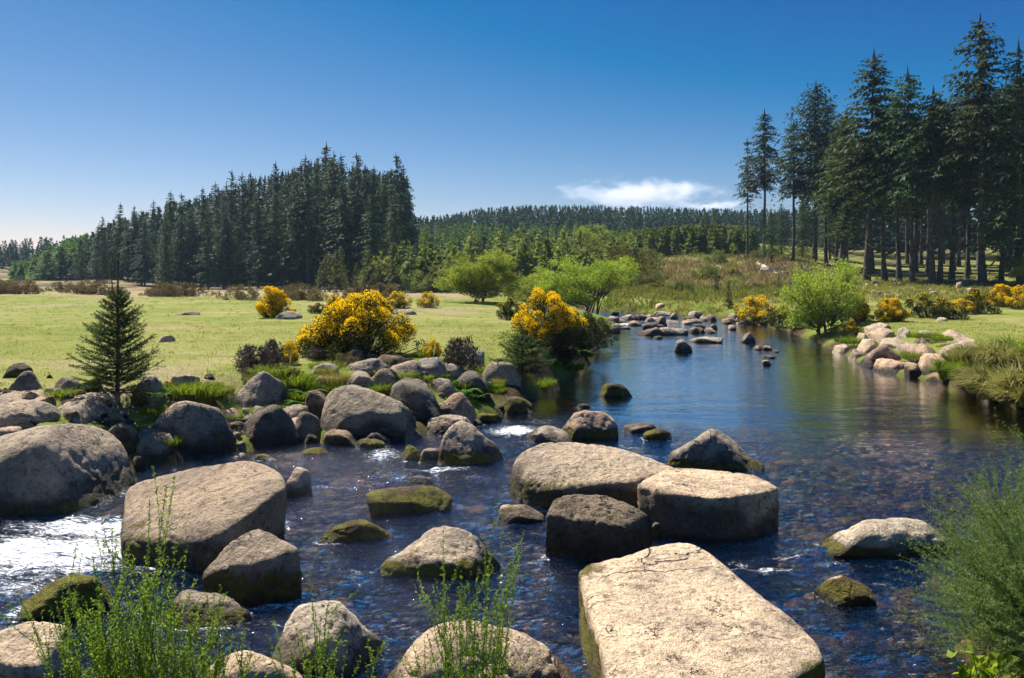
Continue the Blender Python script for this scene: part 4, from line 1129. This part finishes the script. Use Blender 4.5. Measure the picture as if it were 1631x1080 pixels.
# ------------------------------------------------------------------ sapling spruces on the left bank
def sapling(seed, h, R, nbr, shrt=1.0):
    rng = np.random.RandomState(seed)
    tb, cb = Acc(), Acc()
    tb.tube([(0, 0, -.1), (.01, 0, h * .4), (0, .01, h * .75), (.01, 0, h)], [.03 * h / 1.9, .022, .012, .004], 6)
    tb.tube([(0, 0, h * .68), (-.035 * h, 0, h * .74), (-.045 * h, 0, h * .93)], [.012, .008, .003], 5)
    def needles(p0, p1, dens, ln):
        v = p1 - p0; L = np.linalg.norm(v)
        n = max(4, int(L * dens))
        s = rng.rand(n)[:, None]
        d = rng.normal(size=(n, 3)); d /= np.linalg.norm(d, axis=1)[:, None]
        cb.kites(p0 + v * s, d * .8 + v / L * .8, ln * rng.uniform(.7, 1.2, n), ln * .24, rng, var=np.clip(rng.rand() * .5 + rng.rand(n) * .5, 0, 1))
    for a_, b_ in (((0, .01, h * .75), (.01, 0, h)), ((-.036 * h, 0, h * .74), (-.045 * h, 0, h * .93))):
        needles(np.array(a_), np.array(b_), 300, .036)
    for k in range(nbr):
        t = k / nbr
        z = h * (.06 + .66 * t)
        a = k * 2.4 + rng.normal() * .3
        ln = R * (1 - t) ** .8 * min(1, .6 + t * 2.5) * rng.uniform(.7, 1.2) + .06
        up = .26 + .5 * t + rng.normal() * .14
        s = np.linspace(0, 1, 6)[:, None]
        dirv = np.array([math.cos(a), math.sin(a), 0])
        pts = np.array([0, 0, z]) + dirv * ln * s + np.array([0, 0, 1]) * ln * (up * s - .25 * s * (1 - s))
        tb.tube(pts, np.linspace(.009, .003, 6), 4)
        for i in range(1, 5):
            needles(pts[i], pts[i + 1], 230, .030)
            for sd in (-1, 1):
                ang = a + sd * rng.uniform(.6, .95)
                q = pts[i] + np.array([math.cos(ang), math.sin(ang), up * .6 + rng.normal() * .12]) * ln * .5 * (1.15 - i * .17)
                needles(pts[i], q, 210, .030)
    return h, [("trunk", tb.mesh("trunk", M["bark"], True)), ("crown", cb.mesh("crown", M["sapling"]))]
SP = sapling(101, 2.0, .60, 130)
bush_px("spruce_sapling", SP, 187, 640, 402, "dark spruce sapling with two thin leaders among the left bank boulders", "tree", "spruce saplings on the left bank", sxy=.97)
SP2 = sapling(102, 1.0, .5, 80)
bush_px("spruce_sapling", SP2, 832, 600, 515, "squat bushy spruce sapling on the undercut bank below the riverside gorse", "tree", "spruce saplings on the left bank", sxy=1.25, rz=1.)

# ------------------------------------------------------------------ stump, logs
a = Acc()
th = np.linspace(-.1, .3, 5)
a.tube([(0, 0, z) for z in th] + [(0, 0, .302)], [.2, .17, .15, .145, .14, .001], 12)
for k in range(5):
    c, s = math.cos(k * 1.3), math.sin(k * 1.3)
    a.tube([(c * .1, s * .1, .1), (c * .25, s * .25, .02), (c * .4, s * .4, -.08)], [.06, .045, .02], 5)
X, Y, z = hit(568, 577, False)
o = link("tree_stump", a.mesh("tree_stump", M["bark"], True), None, (X, Y, z))
o.scale = (.7, .7, .72)
tag(o, "weathered grey tree stump at the foot of the biggest gorse", "stump")
def log(px0, py0, px1, py1, r, label, mat="log", name="fallen_log", stubs=5, seed=1):
    rng = np.random.RandomState(seed)
    p0, p1 = np.array(hit(px0, py0, False)), np.array(hit(px1, py1, False))
    c = p0.copy()
    t = np.linspace(0, 1, 9)[:, None]
    pts = p0 + (p1 - p0) * t + rng.normal(size=(9, 3)) * r * .35 + np.array([0, 0, r * .7])
    a = Acc()
    rr = np.linspace(r, r * .45, 9); rr[0] *= .02
    a.tube(np.concatenate([pts[:1], pts]) - c, np.concatenate([[.001], np.linspace(r, r * .45, 9)]), 8)
    for k in range(stubs):
        q = pts[rng.randint(1, 8)] - c
        d = rng.normal(size=3); d[2] = abs(d[2]) + .3
        a.tube([q, q + d * r * 1.5, q + d * r * 3 + rng.normal(size=3) * r], [r * .25, r * .15, r * .04], 5)
    o = link(name, a.mesh(name, M[mat], True), None, c)
    tag(o, label, "log", "fallen logs")
log(1206, 424, 1240, 442, .28, "bleached fallen log slanting down the bracken bank", seed=3)
log(1234, 439, 1290, 436, .2, "bleached fallen log lying level toward the tall trees", seed=4)
log(1290, 447, 1350, 449, .13, "thin dark log on the ground under the tall trees", "bark", seed=5)
log(1470, 451, 1590, 450, .14, "long pale log at the foot of the tall trees on the right", seed=6)
log(1246, 478, 1276, 477, .12, "short bleached branch on the grass behind the sapling tree", seed=7, stubs=2)
log(575, 571, 625, 568, .035, "dry branch lying beside the tree stump", seed=8, stubs=6)
log(706, 604, 748, 560, .03, "dead branch leaning across the bank rocks by the dead bush", "bark", seed=9, stubs=8)
a = Acc()
r_ = np.random.RandomState(8)
for k in range(70):
    c = r_.normal(size=3) * np.array([.9, .6, .2]) + np.array([0, 0, .35])
    d = r_.normal(size=3) * np.array([1, 1, .3])
    d /= np.linalg.norm(d)
    a.tube([c - d * .6, c, c + d * .6], [.02, .035, .015], 4)
o = link("brushwood_pile", a.mesh("brushwood_pile", M["deadtwig"]), None, hit(1272, 438, False))
tag(o, "heap of cut branches under the left end of the tall trees", "brushwood")

# ------------------------------------------------------------------ grass clumps, ferns, tussocks
def clump(seed, n, R, h, wid, mat, droop=.5, var0=0., sub=0):
    rng = np.random.RandomState(seed)
    a = rng.rand(n) * 6.28
    r = R * np.sqrt(rng.rand(n))
    if sub:
        i_ = rng.randint(0, sub, n)
        a = a[:sub][i_] + rng.normal(size=n) * .07; r = np.clip(r[:sub][i_] + rng.normal(size=n) * .06 * R, .01, R)
    B = np.stack([np.cos(a) * r, np.sin(a) * r, -.04 + 0 * r], 1)
    out = np.stack([np.cos(a), np.sin(a), 0 * a], 1) * (r / R)[:, None] * rng.uniform(.3, 1.0, n)[:, None] + rng.normal(size=(n, 3)) * .22
    hh = h * rng.uniform(.5, 1.15, n)
    D1 = out * .45 + np.array([0, 0, 1]); D1 /= np.linalg.norm(D1, axis=1)[:, None]
    D2 = out * 1.5 + np.array([0, 0, .75 - droop]); D2 /= np.linalg.norm(D2, axis=1)[:, None]
    S = np.cross(D1, rng.normal(size=(n, 3))); S /= np.linalg.norm(S, axis=1)[:, None]
    w = (wid * rng.uniform(.6, 1.3, n))[:, None]
    Mi = B + D1 * hh[:, None] * .6
    T = Mi + D2 * hh[:, None] * .55
    V = np.stack([B - S * w * .5, B + S * w * .5, Mi + S * w * .42, Mi - S * w * .42, Mi + S * w * .42, T + S * w * .05, T - S * w * .05, Mi - S * w * .42], 1).reshape(-1, 3)
    a_ = Acc()
    v = np.clip(var0 + rng.rand(n) * (.5 if sub else 1) + (rng.rand(max(sub, 1))[i_] * .5 if sub else 0), 0, 1)
    if sub:
        hv = rng.uniform(.6, 1.3, sub)[i_]
        V[:, 2] *= np.repeat(hv, 8)
    a_.add(V, np.arange(n * 8).reshape(-1, 4), np.repeat(v, 8))
    return a_.mesh("grass_clump", M[mat])
CG = [clump(110 + k, 700, .30, .17, .011, "grass") for k in range(3)]
CD = [clump(120 + k, 700, .30, .30, .010, "drygrass") for k in range(2)]
def clump_px(px, py, s, label, k=0, me=None, name="grass_clump", cat="grass clump", dz=0., group="bright grass clumps on the left bank"):
    X, Y, z = hit(px, py, False)
    o = link(name, me or CG[k % 3], None, (X, Y, z + dz))
    o.scale = (s, s, s)
    o.rotation_euler = (0, 0, k * 1.7)
    tag(o, label, cat, group)
for k, (px, py, s, dz, lb) in enumerate([(430, 606, 1.0, .12, "bright grass on the back of the large domed boulder"), (460, 612, 1.1, .05, "bright grass spilling down the large domed boulder's right side"), (482, 632, .9, .0, "bright grass left of the great dark boulder"), (494, 606, .6, 0, "bright grass tuft between two low stones"),
                                       (300, 634, 1.0, .12, "bright grass fringe on the mossy ledge"), (330, 637, .9, .1, "yellowish grass at the ledge's right end"), (643, 600, .75, 0, "bright grass clump right of the tilted wedge rock"), (672, 603, .6, 0, "grass tuft before the rounded grey rock"), (243, 655, .6, 0, "grass below the grey upright stone"),
                                       (100, 628, .7, 0, "grass tuft between stones left of the sapling"), (560, 572, .7, 0, "grass around the stump's left side"), (520, 585, .9, 0, "grass above the pair of low stones"), (700, 600, .55, 0, "grass beside the rounded grey rock"), (862, 612, .9, 0, "grass tuft under the squat sapling"), (905, 586, 1.1, 0, "grass hanging over the undercut bank"), (790, 622, .6, 0, "grass tuft left of the undercut"), (368, 665, .5, 0, "grass sprig between boulders above the water"), (930, 566, .8, 0, "grass over the water below the hanging shrub")]):
    clump_px(px, py, s, lb, k, dz=dz)
for k, (px, py, s, lb) in enumerate([(1458, 578, 1.0, "small green tuft growing between waterline slabs"), (1460, 545, .8, "little tuft behind the long low slab"), (1482, 545, .9, "little tuft on the grey slab's edge"), (1358, 552, 1.2, "green tuft at the water beside the lone rounded stone"), (1500, 550, .8, "tuft in front of the wide flat pale slab")]):
    clump_px(px, py, s, lb, k, dz=.15, group="tufts among the right bank slabs")
TS = [clump(130 + k, 3600, .8, .5, .024, "drygrass", .75, sub=44) for k in range(2)]
TG = clump(133, 3200, .8, .48, .026, "grass", .7, sub=40)
for k, (px, py, s, me, lb) in enumerate([(1566, 606, .95, TG, "shaggy green tussock at the right end of the slab pile"), (1622, 628, 1.0, TS[0], "shaggy dry tussock overhanging the water at the right edge"), (1600, 585, .9, TS[1], "dry grass tussock behind the shaggy green one"), (1660, 640, 1.1, TS[1], "tussock cut off by the right edge"), (1556, 578, .7, TS[0], "pale tussock at the end of the long pale slab"), (1625, 570, .8, TG, "green tussock at the right edge of the lawn")]):
    clump_px(px, py, s, lb, k, me, "grass_tussock", "tussock", dz=.03, group="tussocks on the right bank")
def fern(seed, nf=14, L=.42):
    rng = np.random.RandomState(seed)
    a = Acc()
    for f in range(nf):
        ang = rng.rand() * 6.28
        s = np.linspace(0, 1, 22)
        ln = L * rng.uniform(.7, 1.15)
        base = np.stack([np.cos(ang) * s * ln, np.sin(ang) * s * ln, ln * (.9 * s - .75 * s * s)], 1)
        for sd in (-1, 1):
            aa = ang + sd * 1.25
            D = np.stack([np.cos(aa) + 0 * s, np.sin(aa) + 0 * s, -.15 + 0 * s], 1)
            a.kites(base, D, ln * .26 * (1 - s * .85) * np.minimum(1, s * 6), ln * .045, rng, side=np.tile([0, 0, 1.], (22, 1)))
    return a.mesh("fern", M["fern"])
FE = [fern(1), fern(2)]
for k, (px, py, s, lb) in enumerate([(740, 634, 1.1, "bright fern between the dark boulder and the pale flat topped stone"), (760, 640, .7, "small fern above the pale flat topped stone"), (905, 572, 1.3, "fern hanging over the undercut bank"), (885, 590, 1.0, "fern below the squat sapling"), (490, 636, .9, "fern left of the great dark boulder"), (255, 640, .8, "fern right of the sapling's foot")]):
    clump_px(px, py, s, lb, k, FE[k % 2], "fern", "fern", dz=.06, group="ferns on the left bank")

r_ = np.random.RandomState(91)
for k in range(34):
    px = r_.uniform(225, 800)
    py = np.interp(px, [225, 420, 560, 800], [650, 640, 610, 615]) + r_.normal() * 20
    clump_px(px, py, r_.uniform(.35, .85), "small tuft of green growth in a gap between left bank boulders", k, [CG[0], FE[0], CG[1], CD[0], CG[2], FE[1]][k % 6], ["grass_clump", "fern"][k % 3 == 1], ["grass clump", "fern"][k % 3 == 1], dz=.05, group="tufts in the gaps of the left bank")

# loose grass that no one could count
def scatter(name, label, mat, pts, n_each, h, wid, spread, seed):
    rng = np.random.RandomState(seed)
    n = len(pts) * n_each
    B = np.repeat(pts, n_each, 0) + rng.normal(size=(n, 3)) * np.array([spread, spread, 0])
    B[:, 2] = terr(B[:, 0], B[:, 1]) - .01
    D = rng.normal(size=(n, 3)) * .45 + np.array([0, 0, 1])
    a = Acc()
    hs = np.repeat(np.broadcast_to(np.asarray(h, float), (len(pts),)), n_each)
    a.kites(B, D, hs * rng.uniform(.5, 1.3, n), wid * hs / np.max(hs), rng, bend=.1, var=np.clip(np.repeat(rng.rand(len(pts)) * .5, n_each) + rng.rand(n) * .5, 0, 1))
    o = link(name, a.mesh(name, M[mat]))
    return tag(o, label, "grass", None, "stuff")
r_ = np.random.RandomState(77)
def land_pts(n, xr, yr, dr):
    X = r_.uniform(*xr, n); Y = r_.uniform(*yr, n)
    z, d = terr_d(X, Y)
    k = (d > dr[0]) & (d < dr[1]) & (X / Y > -.75) & (X / Y < .75)
    return np.stack([X, Y, z], 1)[k]
P_ = land_pts(9000, (-12, 4), (8, 26), (.15, 2.3))
scatter("bank_grass", "ragged green grass along the top of the left bank", "grass", P_, 9, .055, .008, .05, 1)
P_ = land_pts(60000, (-18, 4), (10.5, 24), (1.2, 40))
scatter("meadow_grass", "short grazed grass of the meadow", "turf", P_, 2, .028, .010, .03, 2)
Xn = r_.uniform(-5, 9, 9000); Yn = r_.uniform(-1, 9.5, 9000)
zn, dn = terr_d(Xn, Yn)
kn = (dn > .12) & (dn < 4) & ((Xn > 2.2) | (Yn < 4))
scatter("near_bank_grass", "coarse grass on the near bank under the broom", "grass", np.stack([Xn, Yn, zn], 1)[kn], 9, .11 + .08 * r_.rand(kn.sum()), .012, .06, 8)
P_ = land_pts(3200, (-34, 6), (12, 50), (1.6, 80))
scatter("meadow_tufts", "darker tufts and rushes dotted over the meadow", "grass", P_, 9, .05 + .05 * r_.rand(len(P_)), .014, .06, 7)
P_ = land_pts(9000, (6, 26), (16, 40), (.3, 6))
scatter("lawn_grass", "ragged grass on the right bank above the slabs", "turf", P_, 8, .045, .014, .12, 3)
X = r_.uniform(.13, .38, 5200); Y = r_.uniform(46, 100, 5200)
px_ = CX + F * X
nn_ = n2(X * Y, Y, .25, 3, 41)
k = nn_ > .10 + .3 * (Y > 84) + .5 * (px_ < 985)
P_ = np.stack([X * Y, Y, 0 * Y], 1)[k & (Y > 52 + 6 * r_.rand(len(Y)))]
scatter("dead_bracken", "rust brown dead bracken covering the slope before the far forest", "bracken", P_, 12, .42 + .3 * r_.rand(len(P_)), .10, .30, 4)
X = r_.uniform(.11, .38, 3000); Y = r_.uniform(44, 105, 3000)
scatter("slope_grass", "pale green tufts growing between the dead bracken", "slopegrass", np.stack([X * Y, Y, 0 * Y], 1), 12, .3 + .2 * r_.rand(3000), .07, .2, 6)
X = r_.uniform(.12, .62, 2600); Y = r_.uniform(40, 62, 2600)
scatter("rough_grass", "rough grass tufts before the tall right hand trees", "drygrass", np.stack([X * Y, Y, 0 * Y], 1), 14, .16 + .16 * r_.rand(2600), .05, .10, 5)

# pebbles and cobbles on the river bed
r_ = np.random.RandomState(31)
X = r_.uniform(-6, 6, 5200); Y = r_.uniform(3.2, 13, 5200)
z, d = terr_d(X, Y)
k = (d < -.15) & (np.abs(X / Y) < .75)
X, Y, z = X[k], Y[k], z[k]
D, T = ico(2)
s = .025 + .16 * r_.rand(len(X)) ** 5
V = (D[None] * (s[:, None] * r_.uniform(.6, 1.3, (len(X), 3)))[:, None, :] * np.array([1, 1, .6]) + np.stack([X, Y, z], 1)[:, None, :])
TT = (T[None] + (np.arange(len(X)) * len(D))[:, None, None]).reshape(-1, 3)
m, nt, out = newmat("river_pebbles")
N = NT(nt)
v = N.attr("var")
col = N.mix(N.ramp(v, .2, .5), (.06, .044, .029), (.20, .135, .082))
col = N.mix(N.ramp(v, .75, .9), col, (.38, .25, .165))
p = N.n("ShaderNodeBsdfPrincipled", {"Base Color": col, "Roughness": .6})
nt.links.new(p.outputs[0], out.inputs[0])
o = link("river_pebbles", mesh("river_pebbles", V.reshape(-1, 3), TT, m, True, {"var": np.repeat(r_.rand(len(X)), len(D))}))
tag(o, "brown and reddish cobbles under the clear shallow water", "pebbles", None, "stuff")
Xr, Yr, _ = atz(1366, 1034, -.12)
D3, T3 = ico(4)
finish_rock("stone", D3 * np.array([.11, .09, .07]) + np.array([Xr, Yr, -.08]), T3, "red", 0, .1, -9, .3, "reddish round stone under water right of the huge flat slab", "stone", "stones under the water")

# ------------------------------------------------------------------ broom in the foreground
def bez(b, c, t_, n=9):
    s = np.linspace(0, 1, n)[:, None]
    return (1 - s) ** 2 * b + 2 * s * (1 - s) * c + s * s * t_
def broom(name, label, stems, seed, leaf=.0135, nl=46, r0=.0028, side=6, mat="broom", lw=.45):
    """stems: list of (base xyz, tip xyz)"""
    rng = np.random.RandomState(seed)
    st, lf = Acc(), Acc()
    def leaves(pts, n, a=.25):
        u = a + (1 - a) * rng.rand(n)
        idx = u * (len(pts) - 1)
        i = np.minimum(idx.astype(int), len(pts) - 2)
        f = (idx - i)[:, None]
        C = pts[i] * (1 - f) + pts[i + 1] * f
        d = rng.normal(size=(n, 3)) * .8 + np.array([0, 0, .55])
        lf.kites(C, d, leaf * rng.uniform(.6, 1.4, n), leaf * lw, rng, var=np.clip(rng.rand() * .5 + rng.rand(n) * .5, 0, 1))
    for b, t in stems:
        b, t = np.array(b, float), np.array(t, float)
        L = np.linalg.norm(t - b)
        c = (b + t) / 2 + np.array([(b[0] - t[0]) * .25, (b[1] - t[1]) * .25, L * .08]) + rng.normal(size=3) * .03 * L
        pts = bez(b, c, t)
        st.tube(pts, np.linspace(r0, r0 * .35, 9), 4, rng.rand())
        leaves(pts, int(nl * L / .6), .3)
        for k in range(rng.poisson(side)):
            u = rng.uniform(.3, .92)
            q = pts[int(u * 8)]
            d = (t - b) / L * .9 + rng.normal(size=3) * .32
            d[2] = abs(d[2])
            l2 = L * rng.uniform(.10, .34) * (1.15 - u * .6)
            p2 = bez(q, q + d * l2 * .5 + rng.normal(size=3) * .02 * L, q + (d + np.array([0, 0, .25])) * l2, 5)
            st.tube(p2, np.linspace(r0 * .55, r0 * .25, 5), 3, rng.rand())
            leaves(p2, int(nl * l2 / .42), .1)
    base = np.mean([b for b, _ in stems], 0)
    t = thing(name, tuple(base), label, "broom", "broom plants in the foreground")
    for nm, ac, mt in (("stems", st, "broomstem"), ("leaves", lf, mat)):
        ac.V = [v - base for v in ac.V]
        link(nm, ac.mesh(nm, M[mt]), t)
    return t
def stems_px(base_px, Y0, tips, seed, spread=.05, ydev=.25):
    rng = np.random.RandomState(seed)
    L = []
    for tx, ty in tips:
        Yb = Y0 + rng.uniform(-.08, .08)
        Xb = (base_px + (tx - base_px) * .35 - CX) / F * Yb + rng.normal() * spread
        zb = float(terr(np.array([Xb]), np.array([Yb]))[0]) - .03
        Yt = Y0 + rng.uniform(-ydev, ydev)
        L.append(((Xb, Yb, zb), aty(tx, ty, Yt)))
    return L
r_ = np.random.RandomState(41)
tips = [(265, 772), (238, 800), (122, 868), (178, 878), (210, 850), (205, 880), (280, 862), (258, 878), (150, 900), (100, 950), (85, 985), (225, 905), (245, 915), (190, 925)]
tips += [(r_.normal(205, 62), r_.uniform(925, 1075)) for _ in range(58)]
broom("broom_plant", "leafy green broom with tall thin sprays at the lower left", stems_px(205, 3.35, tips, 1, .09), 1, nl=110)
tips = [(352, 930), (330, 950), (340, 985), (310, 960), (372, 1005), (395, 1040), (300, 1000), (355, 1040)] + [(r_.normal(335, 32), r_.uniform(990, 1075)) for _ in range(16)]
broom("broom_plant", "smaller broom plant just right of the lower left one", stems_px(330, 3.35, tips, 2, .05), 2, nl=95)
tips = [(491, 900), (502, 975), (520, 985), (478, 1000), (540, 1010), (553, 1020), (462, 1030), (508, 1000), (604, 1030), (575, 1045), (440, 1010), (430, 1040), (610, 1020), (530, 1035), (490, 1030)]
broom("broom_plant", "sparse broom sprig in front of the bright rounded boulder", stems_px(515, 3.4, tips, 3, .04), 3, nl=85)
tips = [(835, 845), (822, 880), (815, 900), (800, 905), (812, 930), (772, 850), (778, 905), (760, 915), (748, 930), (705, 905), (690, 930), (682, 950), (712, 950), (730, 935), (695, 985), (790, 945), (805, 965), (765, 960), (745, 970), (720, 985), (775, 980), (700, 960), (812, 985), (680, 1010), (655, 1015), (800, 1030), (640, 1040), (735, 955)]
broom("broom_plant", "broom plant with upright green wands at the bottom centre", stems_px(745, 3.5, tips, 4, .03), 4, nl=85)
# the bushy broom at the right: hundreds of arching wands
L = []
root = np.array([3.22, 4.72])
for k in range(860):
    a = r_.uniform(0, 6.28); v = r_.uniform(-.05, 1)
    q = math.sqrt(1 - min(1, max(v, 0)) ** 2)
    rr = r_.uniform(.72, 1.06)
    tip = (root[0] + math.cos(a) * q * .94 * rr, root[1] + math.sin(a) * q * .8 * rr, .22 + 1.08 * max(v, -.05) * rr)
    b = root + np.array([math.cos(a), math.sin(a)]) * r_.uniform(0, .3)
    zb = float(terr(np.array([b[0]]), np.array([b[1]]))[0]) - .02
    L.append(((b[0], b[1], zb), tip))
for k in range(60):
    L.append(((root[0] + r_.uniform(-.1, .3), root[1] + r_.uniform(-.2, .2), .3), (root[0] + r_.uniform(-.35, .6), root[1] + r_.uniform(-.3, .3), r_.uniform(1.1, 1.5))))
broom("broom_bush", "dense bushy broom of fine arching wands at the right edge", L, 5, leaf=.021, nl=80, r0=.002, side=4, mat="broomfine", lw=.14)
# bramble
a = Acc(); st = Acc()
r_ = np.random.RandomState(51)
bp = np.array(aty(1560, 1100, 4.3))
for tx, ty in [(1515, 1048), (1548, 1040), (1575, 1046), (1592, 1060), (1530, 1070), (1605, 1050), (1560, 1060)]:
    t_ = np.array(aty(tx, ty, 4.3 + r_.uniform(-.15, .15)))
    pts = bez(bp, (bp + t_) / 2 + np.array([0, 0, .04]), t_, 6)
    st.tube(pts - bp, .003, 4)
    for q in (pts[3], pts[4], pts[5]):
        for k in range(4):
            d = r_.normal(size=3) + np.array([0, -.3, .3])
            a.kites([q - bp], [d], .06, .042, r_, mid=.4)
t = thing("bramble_plant", tuple(bp), "yellow green bramble shoot with broad leaves at the bottom right", "bramble")
link("stems", st.mesh("stems", M["broomstem"]), t)
link("leaves", a.mesh("leaves", M["bramble"]), t)

# ------------------------------------------------------------------ cloud and haze
def volume_mat(name, build):
    m, nt, out = newmat(name)
    N = NT(nt)
    nt.links.new(build(N), out.inputs["Volume"])
    return m
def cloudshade(N):
    tc = N.n("ShaderNodeTexCoord").outputs["Object"]
    ln = N.n("ShaderNodeVectorMath", operation="LENGTH")
    N.set(ln.inputs[0], tc)
    nz = N.noise(N.n("ShaderNodeMapping", {"Vector": tc, "Scale": (2.2, 1.2, .9)}).outputs[0], 1.5, 6, .62, .4)
    d = N.ramp(N.math("ADD", N.math("SUBTRACT", 1.0, ln.outputs["Value"]), N.math("MULTIPLY", N.math("SUBTRACT", nz, .5), 2.4)), .15, 1.15)
    pv = N.n("ShaderNodeVolumePrincipled", {"Color": (1, 1, 1), "Density": N.math("MULTIPLY", d, .013), "Anisotropy": .2})
    return pv.outputs[0]
cm = volume_mat("cloud_vapour", cloudshade)
D, T = ico(4)
for px, py, wpx, hpx, lb in [(1018, 310, 300, 62, "long white wisp of cloud above the far forest"), (1140, 328, 110, 18, "small low cloud just over the ridge right of the long wisp")]:
    X, Y, z = aty(px, py, 2600)
    me = mesh("cloud", D, T, cm, True)
    o = link("cloud", me, None, (X, Y, z))
    o.scale = (wpx / F * 2600 / 2, 160, hpx / F * 2600 / 2)
    tag(o, lb, "cloud", None, "structure")

hz = volume_mat("haze_air", lambda N: N.n("ShaderNodeVolumePrincipled", {"Color": (.45, .68, 1.0), "Density": .00022, "Anisotropy": .2}).outputs[0])
x0_, x1_, y0_, y1_, z0_, z1_ = -420, 420, -30, 420, -3, 48
HV = [(x, y, z) for z in (z0_, z1_) for y in (y0_, y1_) for x in (x0_, x1_)]
HQ = [(0, 2, 3, 1), (4, 5, 7, 6), (0, 1, 5, 4), (2, 6, 7, 3), (0, 4, 6, 2), (1, 3, 7, 5)]
o = link("haze", mesh("haze", HV, HQ, hz))
tag(o, "thin blue air over the whole valley", "haze", None, "stuff")
